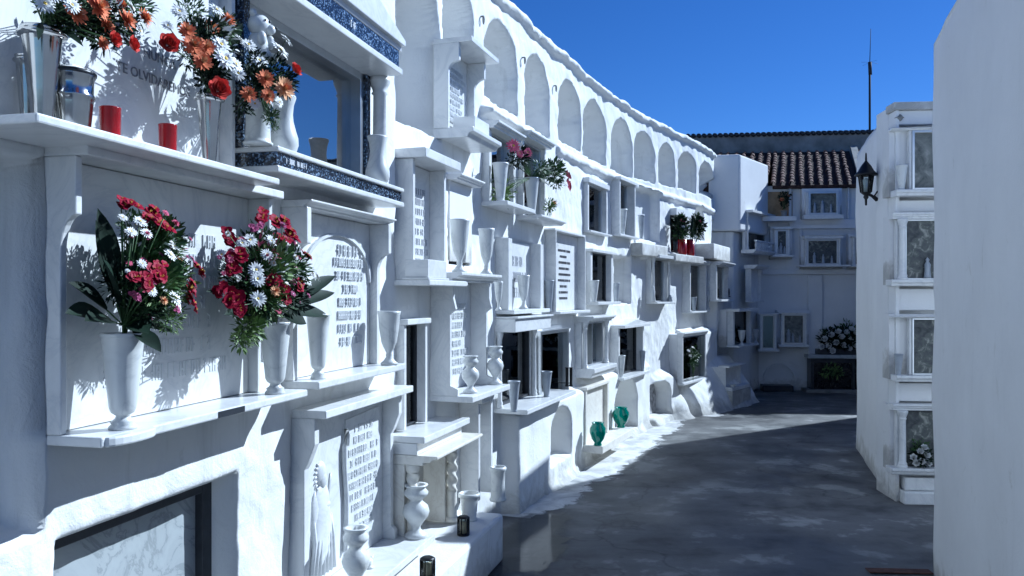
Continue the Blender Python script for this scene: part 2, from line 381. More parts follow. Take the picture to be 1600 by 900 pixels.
    if br:
        kd, bt, dt, dl = br
        for sd in (0, 1):
            a0 = A if sd == 0 else B-bt; a1 = a0+bt; mb = MB()
            if kd == 'bracket':
                pr = [(-.035,0),(dl,0),(dl,h*.66)]+[(dl+(dt-dl)*(1-math.cos(math.pi/2*k/6)), h*.66+h*.13*math.sin(math.pi/2*k/6)) for k in range(1,7)]+[(dt,h),(-.035,h)]
                mb.prism_a(pr, a0, a1)
            elif kd == 'plain': mb.box(a0, a1, -.035, dt, 0, h)
            elif kd == 'bracket2':
                pr = [(-.035,0),(dl*1.4,0),(dl*1.4,h*.06),(dl,h*.09),(dl,h*.72),(dl*1.3,h*.76),(dt,h*.86),(dt,h),(-.035,h)]
                mb.prism_a(pr, a0, a1)
            elif kd == 'column':
                mb.box(a0, a1, -.035, dl, 0, h)
                mb.lathe(colprof(h, bt*.36), ((a0+a1)/2, -dl-bt*.42, 0), 20)
            elif kd == 'twist':
                mb.box(a0, a1, -.035, dl, 0, h); r = bt*.4
                c = ((a0+a1)/2, -dl-r*1.1, 0)
                mb.lathe([(0,0),(r*1.4,0),(r*1.4,h*.05),(r,h*.07),(r,h*.40)], c, 20)
                mb.lathe([(r, h*.40+h*.5*k/30) for k in range(31)], c, 28, flute=.22, fn=2, twist=90)
                mb.lathe([(r,h*.90),(r*1.3,h*.93),(r*1.4,h),(0,h)], c, 20)
            mb.build('column' if kd in ('column','twist') else 'side_panel', m, root, .004)
    a0, a1 = A+bt, B-bt
    if back in ('tablet','relief','blank'):
        t = MB().box(a0+.002, a1-.002, -.032, .012, .002, h-.002).build('tablet', M['carve' if back == 'relief' else mat], root, .002)
        if rows:
            g = MB(); glyph_rows(g, a0+.05*(a1-a0), a1-.06*(a1-a0), h*.12, h*.82, rows, .012, .0155 if letters != 'carve' else .019, seed, .55 if letters == 'letter' else .95)
            g.build('inscription', M[letters], t)
    elif back == 'window':
        fm, fw, fd = frm or ('alu', .018, .012)
        mb = MB(); q0 = -.035
        mb.box(a0, a0+fw, q0, fd, 0, h); mb.box(a1-fw, a1, q0, fd, 0, h)
        mb.box(a0+fw, a1-fw, q0, fd, 0, fw); mb.box(a0+fw, a1-fw, q0, fd, h-fw, h)
        if mull: mb.box(-fw*.5, fw*.5, q0, fd*.8, fw, h-fw)
        mb.build('window_frame', M[fm], root, .002)
        MB().box(a0+fw-.002, a1-fw+.002, q0+.012, q0+.017, fw-.002, h-fw+.002).build('glass_pane', M[glassm], root)
        MB().box(a0+.002, a1-.002, -.165, -.125, .002, h-.002).build('picture', M[pic], root)
        g = MB(); r = random.Random(seed)          # small figures standing behind the glass
        for i in range(3):
            a = a0+(a1-a0)*(.25+.25*i)+r.uniform(-.02,.02); hh = h*r.uniform(.22,.55); rr = hh*.13
            g.lathe([(0,fw),(rr*1.3,fw),(rr*1.2,fw+hh*.1),(rr,fw+hh*.4),(rr*1.1,fw+hh*.65),(rr*.5,fw+hh*.78),(rr*.7,fw+hh*.88),(0,fw+hh)], (a,.085,0), 12)
        g.build('figurines', M['vase_grey'], root)
    elif back == 'stone':
        MB().box(a0+.002, a1-.002, -.165, -.13, .002, h-.002).build('tablet', M['marble_grey'], root)
        fw = frm[1]; mb = MB()
        mb.box(a0, a0+fw, -.14, -.10, 0, h); mb.box(a1-fw, a1, -.14, -.10, 0, h); mb.box(a0+fw, a1-fw, -.14, -.10, h-fw, h)
        mb.build('tablet_frame', M[frm[0]], root, .003)
    elif back == 'door':
        MB().box(a0+.002, a1-.002, -.165, -.12, .002, h-.002).build('door_panel', M['jamb'], root)
        mb = MB(); mb.box(a0, a0+.03, -.11, -.08, 0, h); mb.box(a1-.03, a1, -.11, -.08, 0, h); mb.build('door_frame', M['slate'], root, .002)
    if base > .03 and W is WALL:
        mb = MB(); q0, q1 = -.20-base*.5, -.0345
        mb.box(A-.004, A+.02, q0, q1, -.03, h+.03); mb.box(B-.02, B+.004, q0, q1, -.03, h+.03); mb.box(A+.02, B-.02, q0, q1, -.03, .001); mb.box(A+.02, B-.02, q0, q1, h-.001, h+.03)
        mb.build('niche_box', M['plaster_smooth'], root)
    n = N(); n.root = root; n.s0, n.s1, n.z0, n.z1, n.W, n.h, n.A, n.B, n.base = s0, s1, z0, z1, W, h, A, B, base; n.a0, n.a1 = a0, a1
    return n
# ------------------------------------------------------------------ vases and other things on shelves
def vprof(kind, h, r):
    P = {
     'flute': [(0,0),(.62,0),(.62,.03),(.50,.055),(.56,.075),(.36,.11),(.30,.14),(.50,.17),(.60,.22),(.73,.5),(.87,.8),(.94,.955),(.97,.96),(.94,.965),(1,.975),(1,1),(.92,1),(.86,.95),(.5,.3),(0,.26)],
     'goblet': [(0,0),(.72,0),(.74,.04),(.5,.08),(.26,.15),(.30,.18),(.24,.22),(.42,.30),(.66,.42),(.86,.7),(.93,.93),(1,.96),(1,1),(.93,1),(.8,.7),(.5,.4),(0,.36)],
     'cone': [(0,0),(.52,0),(.54,.03),(.46,.05),(.5,.1),(.66,.4),(.88,.85),(.95,.955),(1,.965),(1,1),(.92,1),(.84,.9),(.45,.15),(0,.12)],
     'belly': [(0,0),(.72,0),(.86,.04),(1,.15),(.98,.27),(.82,.40),(.66,.56),(.62,.68),(.68,.84),(.84,.97),(.82,1),(.72,.98),(.56,.8),(.5,.6),(.7,.3),(0,.2)],
     'baluster': [(0,0),(.82,0),(.86,.05),(.66,.09),(.36,.15),(.34,.21),(.55,.28),(.90,.40),(1,.49),(.88,.60),(.55,.67),(.46,.71),(.62,.75),(.88,.81),(.92,.86),(.72,.92),(.70,.95),(.86,.98),(.9,1),(.6,1),(.4,.9),(0,.86)],
     'pot': [(0,0),(.74,0),(.76,.06),(.66,.09),(.80,.7),(.84,.85),(1,.86),(1,.97),(.94,1),(.86,1),(.78,.85),(.6,.3),(0,.25)],
     'pillar': [(0,0),(.95,0),(1,.05),(.88,.08),(.84,.14),(.80,.5),(.84,.85),(.98,.9),(1,.96),(.9,1),(.7,1),(.66,.8),(0,.6)],
    }[kind]
    return [(a*r, b*h) for a, b in P]
def pose(W, px, d, z): return frame(W, S(W, px, d), z, d)
def wpx(W, px, d, n):      # metres for n pixels at that point
    x, y = W.pt(S(W, px, d), d); return n*y/F
def vase(label, W, px, d, z, ytop, width, kind='flute', mat='vase_white', group=None, name='vase', cat='vase', flute=0):
    h = Z(W, px, ytop, d)-z; r = wpx(W, px, d, width)/2
    o = MB().lathe(vprof(kind, h, r), seg=40, flute=flute, fn=16).build(name, M[mat])
    if mat == 'steel':
        a = MB(); a.lathe([(r*.9, h*.9),(r*1.12, h*.92),(r*1.16,h*.935),(r*1.12,h*.95),(r*.9,h*.96)], seg=40); a.build('rim', M['steel'], o)
    o.matrix_world = pose(W, px, d, z)
    return tag(o, label, cat, group)
def place(o, W, px, d, z, rz=0):
    o.matrix_world = pose(W, px, d, z) @ Matrix.Rotation(rz, 4, 'Z'); return o
def candle(label, W, px, d, z, ytop, width):
    h = Z(W, px, ytop, d)-z; r = wpx(W, px, d, width)/2
    root = empty('votive_candle', label, 'candle', 'red votive candles', pose(W, px, d, z))
    MB().lathe([(0,0),(r*.9,0),(r*.93,h*.03),(r*.95,h*.1),(r,h*.95),(r*1.03,h*.97),(r*1.02,h),(r*.93,h),(r*.88,h*.75),(0,h*.74)], seg=28, flute=.02, fn=20).build('candle_cup', M['red'], root)
    MB().lathe([(0,h*.70),(r*.86,h*.70),(r*.86,h*.8),(0,h*.8)], seg=20).build('wax', M['wax'], root)
    MB().tube([(0,0,h*.78),(.001,0,h*.9)], .0015).build('wick', M['black_iron'], root)
    return root
# ------------------------------------------------------------------ flowers
def petal(mb, c, dirv, up, L, w, curl, mi=0, n=3, ruff=0, r=rnd):
    d = Vector(dirv).normalized(); u = Vector(up).normalized(); sd = d.cross(u).normalized(); c = Vector(c); vs = []
    for i in range(n+1):
        t = i/n; ww = w*math.sin(math.pi*(.12+.80*t))*(1 if t < 1 else .9)
        p = c+d*L*t+u*(curl*L*t*t)+(u*r.uniform(-ruff, ruff) if ruff else Vector())
        vs += [p-sd*ww+u*w*.25*(1-t), p, p+sd*ww+u*w*.25*(1-t)]
    fs = []
    for i in range(n): fs += [(i*3,i*3+1,i*3+4,i*3+3),(i*3+1,i*3+2,i*3+5,i*3+4)]
    mb.add(vs, fs, mi, True)
def flower_mesh(kind, col, seed):
    r = random.Random(seed); mb = MB(); R0 = 1.0
    if kind == 'daisy':
        for ring, (n, L, tilt) in enumerate(((17,1,.10),(13,.8,.35),(9,.5,.7))):
            for k in range(n):
                a = 2*math.pi*(k+r.uniform(-.2,.2))/n
                petal(mb, (0,0,.02*ring), (math.cos(a), math.sin(a), tilt+r.uniform(-.12,.12)), (0,0,1), L*r.uniform(.85,1.05), .13, -.12, 0, 3, .02, r)
        mb.ball((0,0,.08), .2, 12, 6, 1, (1,1,.6))
    elif kind == 'mum':
        for ring, (n, L, tilt) in enumerate(((15,1,.0),(14,.92,.35),(12,.78,.8),(9,.6,1.5),(6,.45,3))):
            for k in range(n):
                a = 2*math.pi*(k+r.uniform(-.3,.3))/n
                petal(mb, (0,0,.05*ring), (math.cos(a), math.sin(a), tilt+r.uniform(-.15,.15)), (0,0,1), L*r.uniform(.85,1.08), .16, .12, 0 if ring < 3 else (1 if r.random() < .6 else 0), 3, .03, r)
    elif kind == 'rose':
        for ring, (n, rad, L, tilt) in enumerate(((6,.30,.85,.75),(6,.26,.85,1.2),(5,.2,.85,2.0),(5,.14,.9,4),(4,.08,.85,9))):
            for k in range(n):
                a = 2*math.pi*(k+ring*.37+r.uniform(-.1,.1))/n
                petal(mb, (rad*math.cos(a), rad*math.sin(a), 0), (math.cos(a), math.sin(a), tilt), (-math.cos(a)*.6, -math.sin(a)*.6, 1), L, .42, .10, 0, 4, .03, r)
    elif kind == 'lily':        # loose cluster of open trumpet blooms
        for q in range(6):
            cx, cy, cz = r.uniform(-.62,.62), r.uniform(-.62,.62), r.uniform(-.1,.45); ta = r.uniform(0,6.28)
            for k in range(6):
                a = ta+2*math.pi*k/6
                petal(mb, (cx,cy,cz), (math.cos(a)+cx*.5, math.sin(a)+cy*.5, 1.0+r.uniform(-.2,.4)), (0,0,1), .80*r.uniform(.85,1.15), .33, -.35, 0, 4, .03, r)
            for k in range(3): mb.tube([(cx,cy,cz),(cx+r.uniform(-.1,.1),cy+r.uniform(-.1,.1),cz+.5)], .02, 4, 1)
    mats = [M[c] for c in col]
    return mb.mesh('flower', mats)
FM = {}
def fmesh(kind, col, v):
    k = (kind, col, v)
    if k not in FM: FM[k] = flower_mesh(kind, col, hash(str(k)) % 9999 if False else sum(map(ord, str(k))))
    return FM[k]
def leaf_sheet(mb, p0, dirv, up, L, w, droop, mi=0, n=7):
    d = Vector(dirv).normalized(); u = Vector(up); u = (u-d*u.dot(d)).normalized(); sd = d.cross(u); vs = []; p = Vector(p0)
    for i in range(n+1):
        t = i/n; ww = w*.5*math.sin(math.pi*min(1, .06+t*.94))**.8*(1 if t < .5 else 1-.25*(t-.5)); ww = max(ww, .0006)
        q = Vector(p0)+d*L*t+Vector((0,0,-droop*L*t*t))
        vs += [q-sd*ww+u*ww*.35, q, q+sd*ww+u*ww*.35]
    fs = []
    for i in range(n): fs += [(i*3,i*3+1,i*3+4,i*3+3),(i*3+1,i*3+2,i*3+5,i*3+4)]
    mb.add(vs, fs, mi, True)
def wp(W, px, py, d):
    q = S(W, px, d); x, y = W.pt(q, d); return Vector((x, y, EYE-(py-HY)*y/F))
EXTRA = {}
_e = random.Random(77)
for _s, _cx, _cy, _rx, _ry, _n in ((3,250,415,58,85,34),(4,415,420,85,80,44)):
    L_ = []
    for _i in range(_n):
        _a, _q = _e.uniform(0,6.28), _e.random()**.5
        L_.append((('daisy','daisy','mum','lily')[_i%4], (('p_white','p_yellow'),('p_mauve','p_white'),('p_pink','p_mauve'),('p_mauve','p_pink'))[_e.choice((0,0,1,2,3))], _cx+_rx*_q*math.cos(_a), _cy+_ry*_q*math.sin(_a), _e.uniform(.15,.23), _e.uniform(4.5,7.4)))
    EXTRA[_s] = L_
def bouquet(label, W, px, d, z, blooms, leaves, fill, group=None, seed=1, ferns=0, name='bouquet', cat='flowers', maxlen=None):
    """blooms: (kind, cols, px, py, d, radius_px); leaves: (px, py, d, width_px) tips; fill: list of (px, py, d, radius_px, n, mat)"""
    r = random.Random(seed); blooms = list(blooms)+list(EXTRA.get(seed, [])); mw = pose(W, px, d, z); inv = mw.inverted(); root = empty(name, label, cat, group, mw)
    st = MB(); base = Vector((0,0,-.04)); neck = Vector((0,0,.02))
    for i, (k, cols, bx, by, bd, br) in enumerate(blooms):
        bd += .025 if br > 7.5 else 0; p = inv @ wp(W, bx, by, bd); rad = wpx(W, bx, bd, br)*(1.12 if k == 'lily' else 1.0)
        out = (p-Vector((0,0,-.02+p.z*.35))).normalized(); out = (out+Vector((-.25,-1.0,.25))).normalized()
        me = fmesh(k, cols, i % 3)
        o = bpy.data.objects.new('flower', me); COL.objects.link(o); o.parent = root
        q = Vector((0,0,1)).rotation_difference(out)
        o.matrix_local = Matrix.Translation(p) @ q.to_matrix().to_4x4() @ Matrix.Rotation(r.uniform(0,6.28), 4, 'Z') @ Matrix.Diagonal((rad,rad,rad*.9,1))
        mid = p*.5+Vector((0,0,.25*p.length))*.35
        st.tube([base, neck*.5+mid*.15, mid, p-out*rad*.1], .0016, 5)
    for (lx, ly, ld, lw) in leaves:
        p = inv @ wp(W, lx, ly, ld); L = p.length; w = wpx(W, lx, ld, lw)*.92; st0 = p*.30+Vector((0,0,.02))
        st.tube([base, neck, st0], .0022, 5)
        lf = MB(); leaf_sheet(lf, st0, p-st0+Vector((0,0,.06*L)), Vector((-.3,-.6,.7)), (p-st0).length, w, .10)
        lf.build('leaf', M['leaf_dark'], root)
    fo = MB()
    for (fx, fy, fd, fr, n, mi) in fill:
        c = inv @ wp(W, fx, fy, fd); rr = wpx(W, fx, fd, fr)
        for k in range(n):
            v = Vector((r.gauss(0,1), r.gauss(0,1), r.gauss(0,1))).normalized()*rr*(.86 if fr > 24 else 1)*r.random()**.5
            v.y *= .8; p = c+v; g = (v+Vector((r.uniform(-.3,.3),r.uniform(-.5,.1),r.uniform(-.1,.5)))*rr).normalized(); L = rr*(r.uniform(.14,.34) if fr > 24 else r.uniform(.3,.62))
            leaf_sheet(fo, p, g, (r.uniform(-1,1),-.5,r.uniform(0,1)), L, L*r.uniform(.22,.5), r.uniform(-.1,.35), mi, 3)
            if r.random() < .15: st.tube([neck, (p+neck)*.5+Vector((0,0,.02)), p], .0012, 4)
    if fill: fo.build('foliage', [M['leaf'], M['leaf_pale'], M['leaf_dark'], M['p_white'], M['p_pink']], root)
    st.build('stems', M['leaf'], root)
    return root
W = WALL
s = lambda px, d=0.0: S(W, px, d)
zz = lambda px, py, d=0.0: Z(W, px, py, d)
BR = lambda t=.025, a=.09, b=.05: ('bracket', t, a, b)
# ---------- swellings of the curved wall first (later entries win)
def pad(s0, s1, z0, z1, d, edge=.03, arch=False): REC.append((s0, s1, z0, z1, d, arch, edge))
pad(s(560,.0), s(612,0), 1.9, 4.2, .03)                                     # lit pier right of the granite niche
pad(s(784,0), s(1000,.1), -.2, zz(800,655,.15), .13, .03)                   # thick lower storey
pad(s(905,0), s(1012,.05), -.2, zz(905,600,.1), .09, .04)
pad(s(1058,0), s(1125,0), -.2, zz(1062,520,.1), .14, .05)
pad(s(868,0), W.L, 2.86, 2.93, .045, .02)                                   # ledge under the arches
pad(s(1000,0), s(1130,0), 2.05, 2.16, .06, .02)
pad(s(1103,0), W.L, -.2, 1.98, .16, .05)
pad(.5, s(62,.0), 1.02, 1.93, -.13, .009)
# ---------- top row of whitewashed arches
ARCH = [(617,688,180,-60),(694,738,60,-75),(757,808,147,30),(820,858,190,83),(872,907,216,115),(911,947,240,143),(955,988,263,182),
        (991,1023,275,203),(1029,1055,284,222),(1060,1088,292,236),(1093,1118,300,247)]
for a, b, yb, yt in ARCH:
    s0, s1 = s(a)+.004, s(b)-.008; z0 = zz(a, yb); z1 = zz((a+b)/2, yt)
    REC.append((s0, s1, z0, min(z1, 3.62)-.035, -.30, True, .015))
REC.append((s(1063), s(1070), zz(1063,292), zz(1066,252), -.42, True, .01))
# plain recesses
for a, b, yt, yb, dep, ar in [(700,734,284,402,-.26,False),(958,985,400,474,-.24,False),(997,1012,335,368,-.2,False),(993,1030,290,372,-.12,False),
                              (1112,1135,345,398,-.22,False),(1084,1100,320,372,-.2,True),(1104,1120,500,556,-.02,True)]:
    REC.append((s(a), s(b), zz(a,yb), zz(a,yt), dep, ar, .012))
for a, b, yt, yb, dep in [(860,890,645,726,-.2),(966,1000,598,682,-.18)]:
    REC.append((s(a,.12), s(b,.12), zz(a,yb,.12), zz(a,yt,.12), dep, True, .02))
REC.append((s(1012,.02), s(1055,.02), -.1, zz(1030,583,.02), .10, True, .05))
REC.append((s(1020,.1), s(1048,.1), zz(1020,655,.1), zz(1034,598,.1), -.12, True, .02))
# =====================================================================  COLUMN A
nA1 = niche('white marble niche top left with a NUNCA TE OLVIDAREMOS inscription behind orange flowers', W, s(-60,0), s(364,.05), zz(62,176,.22), 2.74,
            sh=(.02,.01,.22,.022,'slab'), br=('plain',.02,.06,.06), cor=(.0,.0,.12,.03,'slab'))
nA2 = niche('white niche at eye level holding two white vases of red and white flowers', W, s(68,0), s(424,.09), zz(160,684,.17), zz(137,241,.13),
            sh=(.0,.12,.17,.026,'oval'), cor=(.0,.02,.13,.028,'slab'), br=BR(.022,.095,.05), rows=0)
MB().box(.02, .16, .1705, .1725, -.023, -.004).build('maker_plate', M['slate'], nA2.root)
g = MB(); glyph_rows(g, -.12, .33, .42*nA2.h, .80*nA2.h, 4, .012, .0165, 11, .95); glyph_rows(g, -.3, .33, .08, .30, 3, .012, .014, 12, .95)
g.build('inscription', M['carve'], nA2.root)
nA3 = niche('lowest left recess closed by a grey marble slab in a black frame', W, s(84,.0), s(371,.0), .35, zz(371,742,.0), back='stone', frm=('slate',.055), recd=-.17)
# =====================================================================  COLUMN B
nB1 = niche('large glazed niche edged in dark granite with white fluted column and gable', W, s(363,0), s(584,.06), zz(450,232,.18), zz(590,90,.2), base=.0,
            sh=(.0,.09,.18,.09,'sandwich'), cor=(.0,.02,.2,.2,'granite_ped'), back='window', frm=('alu',.035,.03), pic='pic_blue', glassm='glass_sky', br=('plain',.045,.045,.045), recd=-.18)
for sd in (0, 1):
    a0 = nB1.A if sd == 0 else nB1.B-.045
    if sd == 0: a0 += .0
for o in list(nB1.root.children):
    if o.name.startswith('side_panel'): o.data.materials[0] = M['granite']
MB().lathe(colprof(nB1.h, .034), (nB1.B+.036, -.075, 0), 24).build('column', M['marble'], nB1.root)
for o in nB1.root.children:
    if o.name.startswith('picture'): o.location.y = -.075
pad(nB1.s1-.0, nB1.s1+.09, nB1.z0, nB1.z1, .02, .01)
nB2 = niche('white niche right of the red bouquets with a block-letter tablet under a carved arch', W, s(440,0), s(606,.09), zz(632,568,.16), zz(478,321,.12),
            sh=(.0,.06,.16,.03,'slab'), cor=(.0,.02,.13,.028,'mould'), br=BR(.035,.11,.05), rows=0)
g = MB(); glyph_rows(g, -.02, nB2.B-.07, nB2.h*.14, nB2.h*.84, 8, .012, .020, 5, 1.0, True)
hh = nB2.h; w2 = nB2.B-nB2.A
arc = [(.05*w2+.40*w2*math.cos(t), hh*.60+hh*.30*math.sin(t)) for t in [math.pi*k/24 for k in range(25)]]
for (x0, z0), (x1, z1) in zip(arc[:-1], arc[1:]):
    g.prism_d([(x0,z0),(x1,z1),(x1*.95,z1-.012),(x0*.95,z0-.012)], .012, .026)
g.build('inscription', M['carve'], nB2.root)
nB3 = niche('white mantel niche with carved praying figure and scroll beneath the block-letter tablet', W, s(456,0), s(626,.09), zz(672,842,.24), zz(523,651,.15),
            sh=(.12,.1,.24,.035,'slab'), cor=(.0,.03,.15,.032,'slab'), br=('bracket2',.04,.10,.055), back='relief')
# relief figure and scroll
r_ = MB(); aL, aR, h3 = nB3.a0, nB3.a1, nB3.h; wI = aR-aL
fx = aL+wI*.22
r_.ball((fx,-.014,h3*.60), .036, 16, 10, sc=(.9,.55,1.1)); r_.ball((fx-.008,-.010,h3*.64), .046, 16, 10, sc=(.95,.45,1.1))
r_.ball((fx-.004,-.012,h3*.34), .085, 20, 14, sc=(.95,.30,2.1), lump=.10); r_.ball((fx+.045,-.012,h3*.26), .06, 16, 10, sc=(.8,.3,1.9), lump=.12); r_.ball((fx-.055,-.012,h3*.40), .05, 16, 10, sc=(.7,.3,2.2), lump=.1); r_.ball((fx+.02,-.02,h3*.45), .03, 12, 8, sc=(1.2,.6,.6))
for k in range(7):
    x = fx-.07+.026*k; r_.tube([(x*1.0,-.014,h3*.46-.01*k),(x-.006,-.026,h3*.26),(x+.008*(k-3),-.016,h3*.05)], [.004,.009,.011], 8)
for k in range(9):
    a = 2.2+.28*k; r_.tube([(fx+.052*math.cos(a),-.014,h3*.62+.062*math.sin(a)),(fx+.066*math.cos(a+.1),-.016,h3*.62+.08*math.sin(a+.1))], [.007,.003], 6)
for k in range(3):
    r_.tube([(fx+.05+.004*j+.006*math.sin(j*.9+k), -.015, h3*(.30+.045*j)) for j in range(8)], .004, 6)
r_.build('relief_figure', M['carve'], nB3.root)
sc_ = MB(); sx0, sx1 = aL+wI*.46, aL+wI*.93
pts = [(sx0,h3*.10),(sx1,h3*.13),(sx1+.008,h3*.5),(sx1-.004,h3*.92),(sx0+.02,h3*.90),(sx0-.012,h3*.70),(sx0+.012,h3*.45)]
sc_.prism_d(pts, .012, .022)
sc_.tube([(x,-.026,z) for x, z in ((sx0,h3*.10),(sx0+.014,h3*.28),(sx0+.012,h3*.45),(sx0-.006,h3*.62),(sx0-.008,h3*.74),(sx0+.012,h3*.84),(sx0+.032,h3*.80),(sx0+.028,h3*.74))], [.010,.012,.012,.012,.012,.011,.009,.006], 10)
so = sc_.build('scroll', M['carve'], nB3.root)
g = MB(); glyph_rows(g, sx0+.03, sx1-.012, h3*.16, h3*.86, 10, .022, .0265, 8, 1.0); g.build('inscription', M['carve'], so)
# =====================================================================  COLUMN C
nC0 = niche('small projecting marble niche high on the wall with lettered tablet and sloping hood', W, s(686,0), s(757,.12), zz(778,236,.22)+.07, zz(768,92,.2),
            sh=(.0,.06,.22,.06,'mould'), cor=(.0,.03,.21,.03,'slab'), br=BR(.03,.13,.06), rows=9, letters='carve')
o = MB().box(-.13,.13,-.07,.07,0,.085).build('marble_flower_box', M['marble']); o.matrix_world = frame(W,(nC0.s0+nC0.s1)/2-.0,nC0.z0,.12)
tag(o, 'small white marble box on the shelf of the highest projecting niche', 'flower box')
nC1 = niche('tall niche with grey lettered tablet and marble box on its rounded shelf', W, s(618,.0), s(697,.10), zz(700,441,.2)+.01, zz(708,264,.17),
            sh=(.02,.10,.2,.03,'round'), cor=(.02,.03,.18,.05,'slab'), br=('plain',.03,.10,.10), rows=8)
o = MB().box(-.135,.135,-.065,.065,.012,.105).box(-.15,.15,-.075,.075,0,.0115).build('marble_flower_box', M['marble'], None, .004); o.matrix_world = frame(W,s(666,.12),nC1.z0,.12)
tag(o, 'white marble flower box resting on the rounded shelf beside two goblet vases', 'flower box')
nC1b = niche('small plain whitewashed niche under a thin hood behind the goblet vases', W, s(700,0), s(735,.0), zz(700,408,0), zz(735,288,.06), cor=(.02,.02,.1,.035,'mould'), back='blank', mat='plaster_smooth', recd=-.26, base=.0)
nC2a = niche('dark glazed opening with a plain white surround beside a cone vase', W, s(618,.0), s(668,.05), zz(660,662,.05), zz(670,505,.06), cor=(.0,.01,.07,.03,'slab'),
             br=('plain',.03,.05,.05), back='window', frm=('slate',.012,.0))
nC2b = niche('deep sided niche whose lettered scroll tablet stands behind two baluster vases', W, s(674,0), s(765,.13), zz(793,601,.25), zz(782,443,.2),
             sh=(.0,.05,.26,.035,'slab'), cor=(.04,.03,.21,.055,'mould'), br=('bracket2',.03,.14,.12), rows=8, letters='carve')
# mantel with dark opening, twisted columns
zm = zz(658,741,.28)
nC3a = niche('low dark doored niche with twisted columns below a cream stepped mantel', W, s(618,.05), s(712,.14), .30, zm-.012, mat='marble_cream',
             cor=(.0,.08,.28,.05,'mould'), br=('twist',.07,.0,.10), back='door', recd=-.17)
st_ = MB(); st_.box(nC3a.A, nC3a.B+.02, -.04, .17, nC3a.h+.051, nC3a.h+.11); st_.box(nC3a.A, nC3a.B+.05, -.04, .21, nC3a.h+.111, nC3a.h+.145)
st_.build('upper_step', M['marble'], nC3a.root, .004)
nC3b = niche('low lettered tablet in the shade below the baluster vases with grey side panel', W, s(718,0), s(770,.13), .30, zz(793,601,.25)-.10, br=('plain',.035,.13,.13), cor=(.02,.02,.16,.03,'slab'), rows=7)
# =====================================================================  COLUMN D
nD1a = niche('left of the two joined sky-reflecting niches with pink flowers', W, s(754,0), s(806,.05), zz(800,322,.19)+.03, zz(812,217,.13),
             sh=(.02,.06,.19,.03,'slab'), cor=(.02,.02,.13,.05,'mould'), br=('plain',.05,.05,.05), back='window', pic='pic_dark', recd=-.18, glassm='glass_sky')
nD1b = niche('right of the two joined sky-reflecting niches with pink flowers', W, s(808,0), s(853,.05), zz(875,350,.2)+.035, zz(862,230,.13),
             sh=(.0,.10,.2,.035,'mould'), cor=(.02,.03,.13,.05,'mould'), br=('plain',.03,.05,.05), back='window', pic='pic_dark', recd=-.18, glassm='glass_sky')
pad(nD1a.s0-.03, nD1b.s1+.05, nD1a.z1+.10, nD1a.z1+.15, .09, .015)
nD2a = niche('narrow niche with arched white tablet between pale piers and one goblet vase', W, s(775,0), s(848,.09), zz(848,482,.12), zz(795,372,.09),
             sh=(.02,.02,.15,.03,'slab'), br=('plain',.08,.10,.10), rows=3)
nD2b = niche('niche with a white tablet of dark lead letters beside a grey cone vase', W, s(853,0), s(914,.08), zz(920,484,.12), zz(875,362,.08),
             sh=(.0,.03,.13,.025,'slab'), cor=(.02,.0,.09,.02,'slab'), br=('plain',.02,.09,.09), rows=9, letters='letter')
nD3a = niche('niche with box hood over a dark picture behind glass near the black candle holders', W, s(771,0), s(840,.06), zz(812,648,.25)+.01, zz(791,522,.18),
             sh=(.0,.45,.26,.035,'slab'), cor=(.0,.03,.19,.11,'box'), br=('column',.05,.05,.02), back='window', frm=('slate',.02,.01), pic='pic_dark')
nD3b = niche('aluminium framed window niche with a greenish dark pane and cone vase', W, s(842,.06), s(886,.06), zz(848,628,.06), zz(848,517,.06), base=.05, back='window', frm=('alu',.03,.03), pic='pic_grey')
# =====================================================================  COLUMN E
nE1a = niche('dark window niche under a lumpy white lintel, upper left of the pair', W, s(911,0), s(948,.04), zz(914,358,.05), zz(914,283,.05), sh=(.0,.08,.08,.02,'slab'), cor=(.02,.02,.07,.05,'slab'), br=('plain',.04,.05,.05), back='window', frm=('alu',.012,.0))
nE1b = niche('white framed window niche holding a goblet vase, upper right of the pair', W, s(956,0), s(992,.08), zz(960,363,.08), zz(957,276,.08), sh=(.0,.12,.10,.025,'slab'), cor=(.02,.03,.11,.035,'slab'), br=('plain',.035,.09,.09), back='window', frm=('alu',.012,.0), pic='pic_grey')
nE2a = niche('middle window niche with white hood strip and a tall cone vase before dark glass', W, s(914,0), s(958,.06), zz(917,472,.08), zz(916,392,.06), sh=(.0,.03,.14,.03,'slab'), cor=(.02,.03,.09,.03,'slab'), br=('plain',.06,.06,.06), back='window', frm=('slate',.015,.0))
nE3a = niche('projecting glazed niche with slim columns above the green vases', W, s(898,0), s(952,.12), zz(918,578,.16), zz(918,505,.16), sh=(.0,.02,.18,.09,'mould'), cor=(.0,.02,.17,.06,'mould'), br=('column',.06,.09,.05), back='window', mull=1, frm=('alu',.02,.05), pic='pic_grey', base=.02)
nE3b = niche('niche with a small gabled hood and reddish lining holding a cone vase', W, s(953,0), s(1004,.07), zz(965,592,.12), zz(965,514,.12), sh=(.0,.05,.14,.03,'slab'), cor=(.0,.05,.15,.09,'ped'), br=('plain',.05,.08,.08), back='window', pic='pic_dark', frm=('slate',.02,.0), base=.02)
nE4 = niche('ground level marble door surround with platform carrying two green vases', W, s(908,.10), s(953,.16), zz(930,706,.32), zz(918,612,.18), base=.10, sh=(.02,.26,.22,.07,'slab'), cor=(.0,.0,.06,.03,'slab'), br=('plain',.05,.05,.05), back='blank', mat='marble_cream', recd=-.12)
